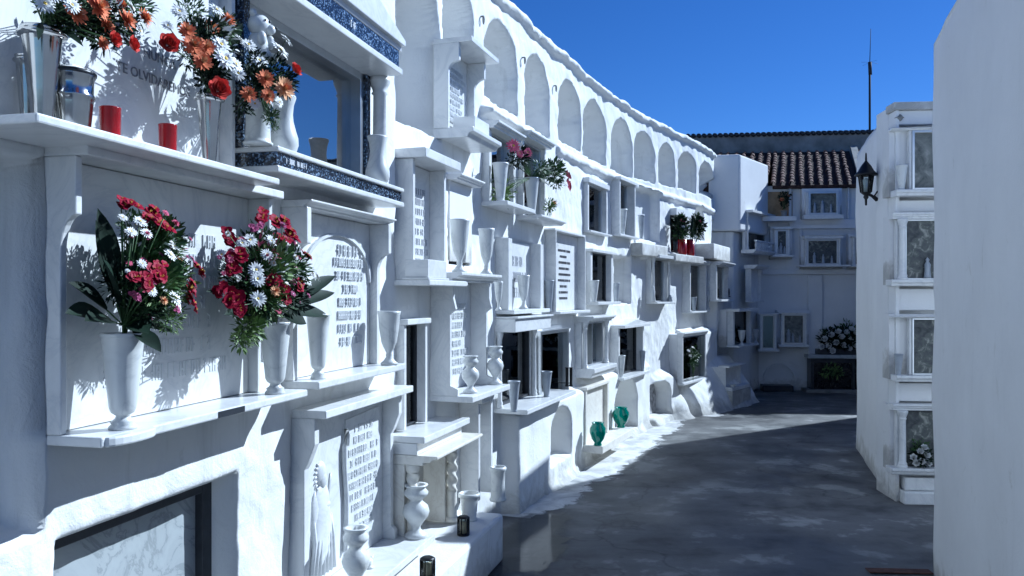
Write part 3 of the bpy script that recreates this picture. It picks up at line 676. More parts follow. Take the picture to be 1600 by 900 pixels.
# =====================================================================  COLUMN F
nF2 = niche('niche with broad dark hood and white figures behind glass below the plaster block', W, s(1010,0), s(1051,.12), zz(1013,472,.1), zz(1013,402,.1), sh=(.0,.05,.12,.025,'slab'), cor=(.02,.03,.16,.04,'slab'), br=('column',.05,.08,.04), back='window', frm=('alu',.015,.0), pic='pic_dark', base=.02)
nF2b = niche('slender niche directly below the red flower pots with a pale leaning tablet', W, s(1066,0), s(1103,.10), zz(1072,487,.1), zz(1066,411,.1), sh=(.0,.04,.12,.025,'slab'), cor=(.0,.03,.17,.05,'mould'), br=('plain',.035,.09,.09), back='window', frm=('alu',.012,.0), pic='pic_grey', base=.02)
nF3 = niche('low white framed picture box with green and white flowers behind glass', W, s(1062,.14), s(1101,.16), zz(1070,598,.18), zz(1070,526,.18), cor=(.0,.02,.07,.05,'mould'), sh=(.0,.02,.06,.03,'slab'), br=('plain',.03,.04,.04), back='window', frm=('alu',.02,.03), pic='pic_dark', base=.14)
nF2c = niche('niche under a wide white hood with two black oval plaques beside the corner block', W, s(1112,.16), s(1143,.2), zz(1116,468,.2), zz(1116,414,.2), sh=(.0,.06,.13,.03,'slab'), cor=(.02,.06,.16,.05,'mould'), br=('plain',.05,.06,.06), back='window', frm=('alu',.012,.0), pic='pic_grey', base=.16)
nF1 = niche('small niche half hidden behind the dark leaved plants in red pots', W, s(1048,0), s(1072,.05), zz(1048,392,.04), zz(1048,335,.04), cor=(.03,.03,.09,.09,'slab'), back='window', frm=('slate',.012,.0), mat='plaster_smooth')
# ---------- solid whitewashed ledges
def block(px0, px1, d, py0, py1, dref, name, label, mat='plaster', cat='ledge', W_=None):
    Wd = W_ or W; s0, s1 = S(Wd, px0, dref), S(Wd, px1, dref); z1 = Z(Wd, px0, py0, dref); z0 = Z(Wd, px0, py1, dref)
    mb = MB(); w = (s1-s0)/2; mb.box(-w, w, -.06, d, 0, z1-z0)
    o = mb.build(name, M[mat], None, .012); o.matrix_world = frame(Wd, (s0+s1)/2, z0); tag(o, label, cat); return o, z1
_, zpot = block(1056, 1100, .20, 396, 408, .2, 'plaster_ledge', 'lumpy white ledge carrying the red flower pots')
block(1003, 1042, .16, 379, 399, .14, 'plaster_ledge', 'thick white plaster ledge above the broad dark hood')
_, zled = block(1110, 1150, .24, 380, 404, .22, 'plaster_ledge', 'white sloping plaster ledge nearest the corner block')
bz = .285
o = MB().box(-1.0, .98, -.3, .36, 0, bz).build('plaster_bench', M['plaster'], None, .02)
sb0, sb1 = s(600,.36), s(790,.36); o.scale = ((sb1-sb0)/2, 1, 1)
o.matrix_world = frame(W, (sb0+sb1)/2, 0) @ Matrix.Diagonal(((sb1-sb0)/2,1,1,1))
tag(o, 'low whitewashed bench along the foot of the wall under the twisted columns', 'bench')
# =====================================================================  THINGS ON SHELVES (near)
gv = 'white vases on the niche shelves'
zA1 = nA1.z0
vase('large flared steel vase at the far left of the top shelf', W, 66, .10, zA1, 45, 62, 'cone', 'steel', 'steel vases')
vase('darker steel vase hidden behind the large flared steel vase', W, 42, .05, zA1, 88, 34, 'cone', 'steel', 'steel vases')
vase('slim steel vase at the right end of the top shelf beside dark granite', W, 327, .12, zA1, 148, 40, 'cone', 'steel', 'steel vases')
# round steel pot
pr = empty('steel_pot', 'squat round steel pot with banded body on the top shelf', 'pot', None, pose(W, 112, .10, zA1))
ph = Z(W,118,104,.10)-zA1; prr = wpx(W,118,.10,66)/2
MB().lathe([(0,0),(prr*.72,0),(prr*.8,ph*.05),(prr*.92,ph*.45),(prr*.94,ph*.5),(prr,ph*.53),(prr,ph*.56),(prr*.93,ph*.6),(prr*.95,ph*.8),(prr*1.02,ph*.83),(prr*1.02,ph*.86),(prr*.9,ph*.9),(prr*.6,ph*.97),(0,ph)], seg=48).build('pot_body', M['steel'], pr)
MB().lathe([(prr*1.0,ph*.84),(prr*1.07,ph*.86),(prr*1.07,ph*.89),(prr*.98,ph*.91)], seg=48).build('lid_rim', M['slate'], pr)
candle('left red votive candle standing on the top shelf beside the steel pot', W, 172, .15, zA1, 168, 31)
candle('right red votive candle on the top shelf near the slim steel vase', W, 262, .13, zA1, 195, 27)
zA2 = nA2.z0
vA = vase('large white footed vase holding the left red and white bouquet', W, 192, .125, zA2, 520, 66, 'flute', 'vase_white', gv, flute=.008)
vB = vase('white footed vase holding the second red and white bouquet', W, 430, .12, zA2, 503, 50, 'flute', 'vase_white', gv, flute=.008)
vase('white footed vase between the second bouquet and the block-letter tablet', W, 497, .10, nB2.z0, 490, 38, 'flute', 'vase_white', gv)
vase('empty white vase at the right end of the block-letter niche shelf', W, 608, .12, nB2.z0, 486, 36, 'goblet', 'vase_white', gv, flute=.02)
zB1 = nB1.z0
vase('white stepped vase with orange flowers at the left of the granite niche', W, 403, .11, zB1, 158, 46, 'pillar', 'vase_white', gv)
vase('rounded white vase with wide belly before the blue glass', W, 443, .11, zB1, 150, 46, 'belly', 'vase_white', gv)
vase('short waisted white vase at the right end of the granite edged shelf', W, 590, .13, zB1, 213, 38, 'belly', 'vase_white', gv)
zB3 = nB3.z0
vase('white baluster vase nearest the camera on the lowest marble shelf', W, 556, .20, zB3, 824, 44, 'baluster', 'vase_white', gv, flute=.01)
vase('white baluster vase at the right end of the lowest marble shelf', W, 650, .16, zB3, 757, 42, 'baluster', 'vase_white', gv, flute=.01)
# small bird figurine
b_ = empty('bird_figurine', 'small white bird figurine between the two lowest baluster vases', 'figurine', None, pose(W, 577, .13, zB3))
mb = MB(); q = .9; mb.lathe([(0,0),(.024*q,0),(.02*q,.012*q),(0,.014*q)], seg=16); mb.ball((0,0,.032*q), .022*q, 14, 9, sc=(1.2,.8,.95)); mb.ball((-.02*q,0,.058*q), .013*q, 12, 8)
mb.tube([(-.03*q,0,.058*q),(-.045*q,0,.054*q)], [.004,.0008], 6); mb.tube([(.015*q,0,.035*q),(.05*q,0,.05*q)], [.013,.003], 8); mb.build('bird_body', M['vase_white'], b_)
vase('left goblet vase on the hood of the scroll tablet niche', W, 718, .13, nC2b.z1+.055, 343, 32, 'goblet', 'vase_white', gv, flute=.02)
vase('right goblet vase on the hood of the scroll tablet niche', W, 760, .13, nC2b.z1+.055, 357, 26, 'goblet', 'vase_white', gv, flute=.02)
vase('grey-white baluster vase at the left before the scroll tablet', W, 735, .18, nC2b.z0, 556, 28, 'baluster', 'vase_white', gv)
vase('baluster vase at the right end of the scroll tablet shelf', W, 774, .17, nC2b.z0, 541, 26, 'baluster', 'vase_white', gv)
vase('pot-shaped white vase on the low bench beside the lantern', W, 733, .20, bz, 770, 34, 'pot', 'vase_white', gv)
vase('tall cylindrical white vase at the far end of the low bench', W, 778, .22, bz, 729, 27, 'pillar', 'vase_white', gv)
def lantern(label, px, d, z, ytop, width):
    root = empty('candle_lantern', label, 'lantern', 'black candle lanterns', pose(W, px, d, z)); h = Z(W,px,ytop,d)-z; r = wpx(W,px,d,width)/2
    mb = MB(); mb.lathe([(0,0),(r,0),(r,.01),(0,.012)], seg=20); mb.lathe([(0,h*.9),(r,h*.9),(r,h*.93),(r*.7,h),(0,h)], seg=20)
    for k in range(6): a = k*math.pi/3; mb.tube([(r*.93*math.cos(a),r*.93*math.sin(a),0),(r*.93*math.cos(a),r*.93*math.sin(a),h*.92)], .004, 6)
    mb.build('lantern_frame', M['black_iron'], root)
    MB().lathe([(r*.86,.012),(r*.86,h*.89)], seg=24).build('lantern_glass', M['glass_soft'], root)
    MB().lathe([(0,.012),(r*.5,.012),(r*.5,h*.7),(0,h*.7)], seg=18).build('candle', M['cream_wax'], root)
lantern('black candle lantern with cream candle lying by the pot-shaped vase on the low bench', 724, .27, bz, 806, 19)
lantern('dark glass lantern tucked under the lowest marble shelf', 668, .33, bz, 870, 24)
# mid vases
zD1 = nD1a.z0
vase('grey cone vase in the left sky-reflecting niche', W, 782, .12, nD1a.z0, 255, 26, 'cone', 'vase_white', gv)
vase('pale cone vase in the right sky-reflecting niche', W, 831, .12, nD1b.z0, 278, 24, 'cone', 'vase_white', gv)
vase('goblet vase inside the narrow niche between pale piers', W, 818, .08, nD2a.z0, 430, 20, 'goblet', 'vase_white', gv)
vase('goblet vase at the left pier of the narrow niche', W, 779, .10, nD2a.z0, 440, 14, 'goblet', 'vase_white', gv)
vase('grey cone vase left of the dark lettered tablet', W, 858, .04, nD2b.z0, 438, 16, 'cone', 'vase_grey', gv)
vase('grey-green cone vase in front of the box hood niche', W, 803, .19, nD3a.z0, 595, 20, 'cone', 'vase_grey', gv)
vase('dark cone vase before the aluminium framed window', W, 854, .16, nD3a.z0, 580, 18, 'cone', 'vase_grey', gv)
for k, px in enumerate((886, 892)):
    root = empty('candle_holder', ('left' if k == 0 else 'right')+' one of the two slim black candle holders fixed beside the aluminium window', 'candle holder', 'black candle holders', pose(W, px, .17, zz(px,604,.17)))
    hh = zz(px,574,.17)-zz(px,604,.17)
    MB().lathe([(0,0),(.015,0),(.017,.01),(.013,.02),(.014,hh*.95),(.018,hh),(0,hh)], seg=14).tube([(0,0,.03),(0,.12,.03)], .004).build('holder', M['black_iron'], root)
vase('grey cone vase behind the glass line of the middle window niche', W, 928, .10, nE2a.z0, 438, 17, 'cone', 'vase_white', gv)
vase('small grey vase in the plain recess right of the middle window', W, 963, -.05, zz(958,474), 442, 11, 'cone', 'vase_grey', gv)
vase('goblet vase in the upper right window niche of the pair', W, 972, .05, nE1b.z0, 327, 17, 'cone', 'vase_white', gv)
vase('small grey vase on the ledge beside the upper right window niche', W, 1002, .05, nE1b.z0, 336, 11, 'cone', 'vase_grey', gv)
vase('white cone vase in the small gabled niche', W, 970, .10, nE3b.z0, 555, 15, 'cone', 'vase_white', gv)
vase('grey vase at the right end of the small gabled niche shelf', W, 1004, .10, nE3b.z0, 548, 10, 'cone', 'vase_grey', gv)
for px, d, yt, wd, lab in ((934,.26,668,25,'left'),(970,.18,655,26,'right')):
    hh = .215; rr = wpx(W,px,d,wd)/2
    o = MB().lathe([(0,0),(rr*.5,0),(rr*.52,hh*.05),(rr*.42,hh*.12),(rr*.8,hh*.3),(rr,hh*.55),(rr*.98,hh*.75),(rr*.7,hh*.92),(rr*.78,hh),(rr*.6,hh*.98),(rr*.5,hh*.9),(0,hh*.4)], seg=28, flute=.02, fn=10).build('green_vase', M['green'])
    place(o, W, px, d, nE4.z0); tag(o, f'{lab} bright green glass vase on the ground level marble platform', 'vase', 'green glass vases')
for px, n_, hh, lab in ((1020,nF2,.20,'white figurine standing at the left of the broad hooded niche'),(1047,nF2,.09,'small dark figurine at the right end of the broad hooded niche')):
    o = MB().lathe([(0,0),(.03,0),(.035,hh*.1),(.025,hh*.4),(.03,hh*.65),(.014,hh*.78),(.02,hh*.9),(0,hh)], seg=16).build('figurine', M['vase_white' if hh > .1 else 'vase_grey'])
    place(o, W, px, .10, n_.z0); tag(o, lab, 'figurine')
vase('grey vase inside the slender niche below the red pots', W, 1084, .09, nF2b.z0, 464, 10, 'cone', 'vase_grey', gv)
vase('white urn at the right edge of the slender niche', W, 1106, .10, nF2b.z0, 438, 8, 'baluster', 'vase_white', gv)
for px in (1123, 1149):
    root = empty('oval_plaque', ('left' if px == 1123 else 'right')+' black oval plaque at the wide hooded niche', 'plaque', 'black oval plaques', pose(W, px, .225, zz(px,464,.22)))
    MB().ball((0,0,.07), .06, 16, 10, sc=(.55,.2,1.1)).lathe([(0,0),(.03,0),(.02,.012),(0,.014)], seg=12).build('plaque', M['black_stone'], root)
# =====================================================================  FLOWERS
red, wht, ora, pea, cor_, pnk = ('p_red','p_yellow'), ('p_white','p_yellow'), ('p_orange','p_peach'), ('p_peach','p_orange'), ('p_coral','p_coral'), ('p_pink','p_yellow')
bl = [('lily',red,x,y,d,r) for x,y,d,r in [(190,322,.10,13),(208,325,.12,13),(238,334,.14,15),(244,352,.16,14),(258,360,.17,14),(232,345,.17,12),(215,437,.20,15),(240,428,.22,16),(252,418,.2,12),(228,442,.24,13),(303,422,.14,14),(294,448,.16,15),(291,470,.15,14),(299,482,.13,11),(222,355,.13,10)]]
bl += [('daisy',wht,x,y,d,r) for x,y,d,r in [(219,346,.17,13),(229,364,.2,11),(205,362,.18,11),(212,352,.15,10),(272,385,.16,13),(266,398,.19,13),(237,455,.24,10),(274,466,.2,15),(278,478,.17,12),(192,340,.14,9),(222,412,.21,9),(283,402,.12,12)]]
bl += [('mum',pea,x,y,d,r) for x,y,d,r in [(255,470,.21,8),(246,360,.18,6),(280,408,.16,7)]]
bouquet('left bouquet of red and white flowers with broad dark leaves at eye level', W, 192, .125, vA.matrix_world.translation.z+vA.dimensions.z, bl,
  [(150,312,.10,40),(147,332,.12,46),(104,438,.12,44),(101,488,.16,52),(132,500,.20,44),(160,400,.22,50),(250,548,.24,36),(232,520,.2,52),(150,360,.1,38),(275,520,.12,26)],
  [(240,385,.14,58,760,0),(232,430,.15,60,700,0),(250,450,.19,44,240,1),(245,350,.16,26,140,1),(265,440,.14,44,460,1),(232,480,.17,36,360,2),(205,350,.12,26,180,0),(265,495,.15,30,260,1),(262,395,.15,34,60,4),(240,375,.15,44,70,3),(190,440,.16,42,240,2)],
  'red and white bouquets', 3)
bl = [('lily',red,x,y,d,r) for x,y,d,r in [(357,372,.12,14),(366,406,.18,16),(362,418,.2,12),(408,342,.12,14),(432,352,.13,16),(452,368,.12,15),(440,378,.16,12),(474,401,.12,11),(356,468,.18,19),(372,478,.22,14),(426,440,.2,13),(442,458,.2,15),(463,450,.16,13),(343,455,.14,12)]]
bl += [('daisy',wht,x,y,d,r) for x,y,d,r in [(400,422,.23,14),(402,436,.24,14),(403,467,.25,14),(390,375,.18,13),(378,380,.17,10),(424,376,.18,12),(417,398,.2,11),(487,427,.15,15),(478,435,.17,14),(495,432,.12,12),(346,398,.14,11),(462,382,.13,11),(430,368,.14,9),(478,412,.12,10)]]
bl += [('mum',pea,x,y,d,r) for x,y,d,r in [(430,455,.23,9),(377,375,.16,6)]]
bouquet('right bouquet of red and white flowers hanging over the second footed vase', W, 430, .12, vB.matrix_world.translation.z+vB.dimensions.z, bl,
  [(372,348,.12,34),(388,330,.1,30),(425,334,.1,28),(320,452,.16,36),(526,428,.12,24),(524,455,.14,26),(514,492,.14,34),(478,505,.2,40),(350,490,.18,40)],
  [(405,400,.14,50,500,0),(400,445,.16,58,560,0),(425,420,.2,50,240,1),(450,420,.15,44,420,0),(455,465,.15,38,320,2),(375,440,.16,44,320,2),(390,512,.17,24,240,1),(378,530,.17,18,140,1),(420,430,.2,40,70,3),(410,400,.18,44,60,4),(420,470,.2,40,160,1)],
  'red and white bouquets', 4)
bl = [('mum',ora,x,y,d,r) for x,y,d,r in [(152,12,.2,22),(197,32,.22,18),(224,28,.2,17),(165,40,.18,16),(118,22,.17,20),(160,68,.22,12),(186,5,.15,15)]]
bl += [('rose',cor_,204,70,.22,15),('rose',cor_,176,62,.24,14),('rose',pnk,140,2,.18,16)]
bl += [('daisy',wht,x,y,d,r) for x,y,d,r in [(112,8,.2,15),(205,12,.16,17),(218,48,.2,12),(180,20,.18,12),(70,6,.16,18),(85,-8,.18,15)]]
bouquet('orange and white bouquet spreading from the large flared steel vase', W, 66, .10, zz(66,47,.10), bl,
  [(60,60,.2,12),(118,45,.2,24),(40,-20,.1,24),(128,70,.22,22),(240,0,.12,24)],
  [(150,30,.17,42,420,2),(190,40,.17,34,320,2),(110,20,.16,34,300,2),(80,10,.14,30,240,0),(165,60,.18,22,140,2),(175,15,.16,50,70,3),(215,10,.15,34,220,0)],
  'orange and white bouquets', 5)
bl = [('mum',ora,x,y,d,r) for x,y,d,r in [(292,48,.16,15),(302,72,.2,19),(316,97,.22,17),(322,75,.18,16),(355,32,.14,15),(330,45,.14,15),(345,65,.12,12)]]
bl += [('rose',cor_,263,70,.24,18),('rose',cor_,340,140,.28,20)]
bl += [('daisy',wht,x,y,d,r) for x,y,d,r in [(345,70,.2,19),(352,92,.22,20),(368,100,.2,15),(338,15,.16,15),(280,18,.14,14),(262,40,.13,10),(375,62,.14,13)]]
bouquet('orange and white bouquet with two coral roses over the slim steel vase', W, 327, .12, zz(327,150,.12), bl,
  [(305,8,.14,22),(285,18,.12,20),(352,0,.12,20),(382,30,.14,22)],
  [(320,60,.16,40,420,2),(335,105,.17,34,380,2),(300,90,.16,28,260,2),(350,45,.14,32,260,0),(325,125,.18,22,200,2),(300,20,.13,34,160,0),(335,60,.17,46,60,3)],
  'orange and white bouquets', 6)
bl = [('mum',ora,x,y,d,r) for x,y,d,r in [(414,124,.2,16),(388,147,.2,14),(418,150,.22,13)]]+[('mum',pea,443,139,.24,19),('rose',cor_,459,110,.2,13)]
bl += [('daisy',wht,x,y,d,r) for x,y,d,r in [(405,95,.14,16),(388,70,.13,14),(438,78,.15,18),(447,62,.14,14),(436,160,.18,10),(398,162,.18,11),(372,115,.14,13)]]
bouquet('orange bouquet with drooping green sprig in the white stepped vase', W, 403, .11, zz(403,160,.11), bl,
  [(372,150,.18,18),(470,128,.16,16),(395,60,.1,20),(380,95,.12,22)],
  [(400,130,.17,34,380,2),(430,110,.17,28,280,2),(395,100,.14,30,300,2),(445,128,.17,20,160,2),(424,182,.2,13,150,0),(428,198,.2,8,70,0),(380,165,.16,17,110,2)],
  'orange and white bouquets', 7)
# white bear figurine half hidden in the flowers
fg = empty('bear_figurine', 'white seated bear figurine above the orange flowers at the granite niche', 'figurine', None, Matrix.Translation(wp(W,405,62,.10)) @ frame(W,s(405,.1)).to_3x3().to_4x4())
k_ = wpx(W,405,.1,1)
mb = MB(); mb.ball((0,0,22*k_), 18*k_, 18, 12, sc=(1.05,.95,.95)); mb.ball((6*k_,-16*k_,16*k_), 8*k_, 12, 8); mb.ball((-14*k_,2*k_,38*k_), 6*k_, 10, 7); mb.ball((14*k_,2*k_,38*k_), 6*k_, 10, 7)
mb.ball((0,2*k_,-10*k_), 18*k_, 18, 12, sc=(1,.9,1.25)); mb.ball((12*k_,-12*k_,-2*k_), 7*k_, 12, 8, sc=(1,1,1.6)); mb.ball((-12*k_,-12*k_,-2*k_), 7*k_, 12, 8, sc=(1,1,1.6))
mb.ball((10*k_,-14*k_,-28*k_), 9*k_, 12, 8, sc=(1,1.5,1)); mb.ball((-10*k_,-14*k_,-28*k_), 9*k_, 12, 8, sc=(1,1.5,1)); mb.lathe([(0,-90*k_),(14*k_,-90*k_),(10*k_,-84*k_),(9*k_,-36*k_),(14*k_,-30*k_),(0,-29*k_)], seg=20)
bb = mb.build('bear_body', M['vase_white'], fg)
e = MB(); e.ball((2*k_,-16.5*k_,27*k_), 2.2*k_, 8, 6); e.ball((9*k_,-24*k_,19*k_), 2*k_, 8, 6); e.ball((-7*k_,-15*k_,27*k_), 2*k_, 8, 6); e.build('face', M['slate'], fg)
# pink flowers at the sky reflecting niches
bl = [('daisy',pnk,802,228,.18,13),('daisy',pnk,824,238,.18,10),('lily',pnk,884,278,.20,9),('lily',pnk,887,290,.20,7),('daisy',pnk,812,240,.16,8)]
bouquet('pink flowers trailing over green leaves in the joined sky-reflecting niches', W, 831, .12, zz(831,282,.12), bl, [(868,262,.2,12),(795,256,.16,12),(858,290,.2,14)],
  [(812,245,.15,16,170,2),(845,262,.17,14,150,0),(868,268,.18,17,240,0),(872,285,.18,11,110,0),(800,250,.14,12,80,2),(785,300,.08,20,120,1)], None, 8)
fp = bouquet('small yellow-green sprig at the end of the sky-reflecting niche shelf', W, 858, .15, zz(858,336,.15), [('mum',pea,865,318,.16,6)], [], [(859,323,.15,11,150,1),(866,318,.15,7,60,3)], None, 9)
# red pots
for k, (px, rr) in enumerate(((1066,7),(1079,6))):
    zt = zz(px,374,.13); h = zt-zpot
    r0 = wpx(W,px,.13,rr)
    o = MB().lathe([(0,0),(r0*.9,0),(r0,h*.1),(r0,h),(r0*.9,h),(r0*.85,h*.8),(0,h*.78)], seg=24).build('flower_pot', M['red']); place(o, W, px, .13, zpot)
    tag(o, ('left' if k == 0 else 'right')+' red cylindrical pot on the lumpy white ledge', 'pot', 'red pots')
    cx = (1062,1088)[k]
    bouquet(('left' if k == 0 else 'right')+' dark leafy plant with a few pale blooms in a red pot', W, px, .13, zt, [('daisy',wht,cx+5,354,.2,4),('rose',pnk,cx+4,346,.18,4),('daisy',wht,1075,356,.2,4)],
      [(cx-6,334,.14,5),(cx+8,338,.14,5),(cx-12,350,.14,6),(cx+14,356,.16,6)], [(cx,352,.14,14,260,2),(cx+2,362,.15,12,200,0),(cx,345,.13,11,120,0)], 'potted plants in red pots', 20+k, name='potted_plant', cat='plant')
# flowers before the low picture
bouquet('green and white posy shown in the low white framed picture box', W, 1083, .17, zz(1083,590,.17), [('daisy',wht,x,y,.17,3.2) for x,y in ((1076,548),(1083,543),(1090,550),(1079,556),(1088,558),(1084,551))], [], [(1083,553,.17,11,170,0),(1083,566,.17,8,90,0),(1083,578,.17,4,30,1)], None, 30)
# nA1 inscription text
def text_obj(body, size, mat, parent, a, d, z, ext=.002, name='inscription'):
    cu = bpy.data.curves.new(name, 'FONT'); cu.body = body; cu.size = size; cu.extrude = ext; cu.align_x = 'CENTER'; cu.resolution_u = 3
    t = bpy.data.objects.new('tmp', cu); COL.objects.link(t); dg = bpy.context.evaluated_depsgraph_get(); dg.update()
    me = bpy.data.meshes.new_from_object(t.evaluated_get(dg)); bpy.data.objects.remove(t); me.materials.clear(); me.materials.append(M[mat])
    me.transform(Matrix.Rotation(R(90), 4, 'X')); me.transform(Matrix.Translation((a, -d, z)))
    return link(name, me, parent)
aT = s(232,.012)-(nA1.s0+nA1.s1)/2
zt = zz(215,122,.012)-nA1.z0
text_obj('NUNCA', .040, 'letter_mid', nA1.root, aT+.05, .0125, zt+.07)
text_obj('TE OLVIDAREMOS', .040, 'letter_mid', nA1.root, aT+.03, .0125, zt)
# =====================================================================  CURVED WALL (one lumpy sheet)
def vnoise(u, v, sc, seed):
    rg = np.random.RandomState(seed); g = rg.rand(int((u.max()-u.min())/sc)+4, int((v.max()-v.min())/sc)+4)*2-1
    x = (u-u.min())/sc; y = (v-v.min())/sc; i = x.astype(int); j = y.astype(int); fx = x-i; fy = y-j
    fx = fx*fx*(3-2*fx); fy = fy*fy*(3-2*fy)
    return (g[i,j]*(1-fx)+g[i+1,j]*fx)*(1-fy)+(g[i,j+1]*(1-fx)+g[i+1,j+1]*fx)*fy
TOP = 3.80
def build_wall():
    s_start = S(W,-500) if False else 1.0
    ss = np.arange(s_start, W.L, .014); zs = np.arange(0, TOP+.001, .014)
    U, V = np.meshgrid(ss, zs, indexing='ij')
    wu = U+.008*vnoise(U,V,.09,1)+.003*vnoise(U,V,.03,2); wv = V+.008*vnoise(U,V,.09,3)+.003*vnoise(U,V,.03,4)
    D = .010*vnoise(U,V,.45,5)+.006*vnoise(U,V,.13,6)+.0028*vnoise(U,V,.05,7)
    calm = np.ones_like(D)
    for (s0,s1,z0,z1,dep,arch,edge) in REC:
        if arch:
            hw = (s1-s0)/2; cx = (s0+s1)/2; rise = min(hw*1.0, (z1-z0)*.5); zc = z1-rise
            qx = np.abs(wu-cx); below = np.maximum(qx-hw, np.maximum(z0-wv, -9)); rr = np.sqrt((qx/hw)**2+((wv-zc)/rise)**2)
            sd = np.where(wv < zc, np.maximum(qx-hw, z0-wv), (rr-1)*min(hw, rise)*.9)
        else:
            crisp = edge < .01
            a, b = (U, V) if crisp else (wu, wv)
            sd = np.maximum(np.maximum(s0-a, a-s1), np.maximum(z0-b, b-z1))
        t = np.clip(.5-sd/(2*edge)-.0, 0, 1); t = t*t*(3-2*t)
        n = .006*vnoise(U,V,.16,9) if edge >= .01 else 0
        D = D*(1-t)+(dep+n)*t
    # coping: overhanging lumpy band at the top with a groove under it
    cop = np.clip((V-3.715-.010*vnoise(U,V,.25,11))/.025, 0, 1); D = D+cop*(.05+.014*vnoise(U,V,.11,12))*np.clip((TOP+.02-V)/.05, .25, 1)
    # buttress mound at the far foot
    c0, c1 = s(1064,.2), s(1142,.2)
    lift = np.clip((U-c0)/(c1-c0), 0, 1); hz = .20+.62*lift**.7
    m = 1-np.clip(V/hz, 0, 1)**2.2; side = 1/(1+np.exp(-(U-c0)/.05)); endm = np.clip((c1+.02-U)/.14, 0, 1)**.5
    D = D+m*side*endm*(.10+.36*lift)*(1.12-.5*np.clip(V/.9,0,1))*(1+.05*vnoise(U,V,.22,13)+.025*vnoise(U,V,.07,14))
    # bulging foot of the wall elsewhere
    D = D+np.clip(1-V/.10, 0, 1)**2*.05*(1+.6*vnoise(U,V,.2,15))*(U > s(845,.1))
    Px = np.interp(ss, W.s, W.x); Py = np.interp(ss, W.s, W.y); tx = np.gradient(Px, ss); ty = np.gradient(Py, ss); nn = np.hypot(tx,ty); tx/=nn; ty/=nn
    topn = .020*vnoise(U,V,.20,21)+.010*vnoise(U,V,.07,22)
    Zc = V+topn*np.clip((V-3.55)/.25, 0, 1)
    X = Px[:,None]+ty[:,None]*D; Y = Py[:,None]-tx[:,None]*D
    # extra rows: over the top and down the back
    ex = [(-.02,TOP+.012),(-.15,TOP+.02),(-.5,TOP+.03),(-1.1,TOP-.02),(-1.1,0)]
    Xe = np.stack([Px+ty*d for d,_ in ex],1); Ye = np.stack([Py-tx*d for d,_ in ex],1); Ze = np.stack([np.full_like(Px,z) for _,z in ex],1)
    for k in range(4): Ze[:,k] += .02*vnoise(U[:,:1],V[:,:1]+k,.2,30+k)[:,0]
    X = np.hstack([X,Xe]); Y = np.hstack([Y,Ye]); Zc = np.hstack([Zc,Ze])
    # end caps
    n, m_ = X.shape
    def cap(col):
        d = -1.1; return np.full(m_, Px[col]+ty[col]*d), np.full(m_, Py[col]-tx[col]*d), Zc[col].copy()
    x1,y1,z1 = cap(-1); x0,y0,z0 = cap(0)
    X = np.vstack([x0,X,x1]); Y = np.vstack([y0,Y,y1]); Zc = np.vstack([z0,Zc,z1]); n += 2
    co = np.stack([X,Y,Zc], -1).reshape(-1,3)
    idx = np.arange(n*m_).reshape(n,m_); q = np.stack([idx[:-1,:-1], idx[1:,:-1], idx[1:,1:], idx[:-1,1:]], -1).reshape(-1,4)
    me = bpy.data.meshes.new('niche_wall'); me.vertices.add(len(co)); me.vertices.foreach_set('co', co.ravel())
    me.loops.add(q.size); me.loops.foreach_set('vertex_index', q.ravel().astype(np.int32)); me.polygons.add(len(q))
    me.polygons.foreach_set('loop_start', np.arange(0, q.size, 4, dtype=np.int32)); me.polygons.foreach_set('loop_total', np.full(len(q), 4, np.int32))
    me.update(); me.validate(); me.polygons.foreach_set('use_smooth', np.ones(len(me.polygons), bool)); me.materials.append(M['plaster']); me.update()
    o = link('niche_wall', me); tag(o, 'long curving whitewashed burial wall with a top row of blind arches', 'wall'); return o
wall = build_wall()
# rubble seen in the low arched opening
a0, a1 = s(1020,.1), s(1048,.1); zr = Z(W,1020,655,.1)
o = MB().prism_d([(-.2,0),(.2,0),(.2,.22),(.14,.36),(.04,.46),(-.06,.44),(-.14,.34),(-.2,.2)], -.112, -.055).build('rubble_fill', M['rubble']); o.matrix_world = frame(W,(a0+a1)/2,max(zr,0)); tag(o, 'rough rubble filling of the low arched opening', 'rubble')
# bolt rings on the piers between the arches
for k, (px, py) in enumerate(((753,27),(818,91),(867,135))):
    root = empty('iron_ring', ['largest','middle','smallest looking'][k]+' of three small iron rings on the piers between top arches', 'ring', 'iron rings', pose(W, px, .012, zz(px,py,.012)))
    MB().tube([(.012*math.cos(t),-.012,-.02+.026*math.sin(t)) for t in [2*math.pi*j/12 for j in range(13)]], .005, 6).tube([(0,.02,.006),(0,-.012,.006)], .006).build('ring', M['cement'], root)
# =====================================================================  GROUND
def sheet(name, pts, z, m, kind='structure', thick=0):
    me = bpy.data.meshes.new(name); me.from_pydata([(x,y,z) for x, y in pts], [], [tuple(range(len(pts)))]); me.materials.append(M[m]); o = link(name, me); o['kind'] = kind; return o
sheet('ground', [(-400,-200),(400,-200),(400,800),(-400,800)], 0, 'ground')
inn = []; out = []
for k in range(90):
    q = s(800,.1)+(s(1150,.3)-s(800,.1))*k/89; f = k/89
    wdt = .12+.42*math.sin(math.pi*min(1, f*1.25+.08))**.8 if f < .75 else .50+.35*(f-.75)*2
    wdt += rnd.uniform(-.035,.035)+.05*math.sin(q*5)
    x, y = W.pt(q, -.05); inn.append((x,y)); x, y = W.pt(q, .16+wdt); out.append((x,y))
me = bpy.data.meshes.new('pavement'); vs = [(x,y,.004) for x,y in inn]+[(x,y,.004) for x,y in out]; nI = len(inn)
me.from_pydata(vs, [], [(i, i+nI, i+1+nI, i+1) for i in range(nI-1)]); me.materials.append(M['apron'])
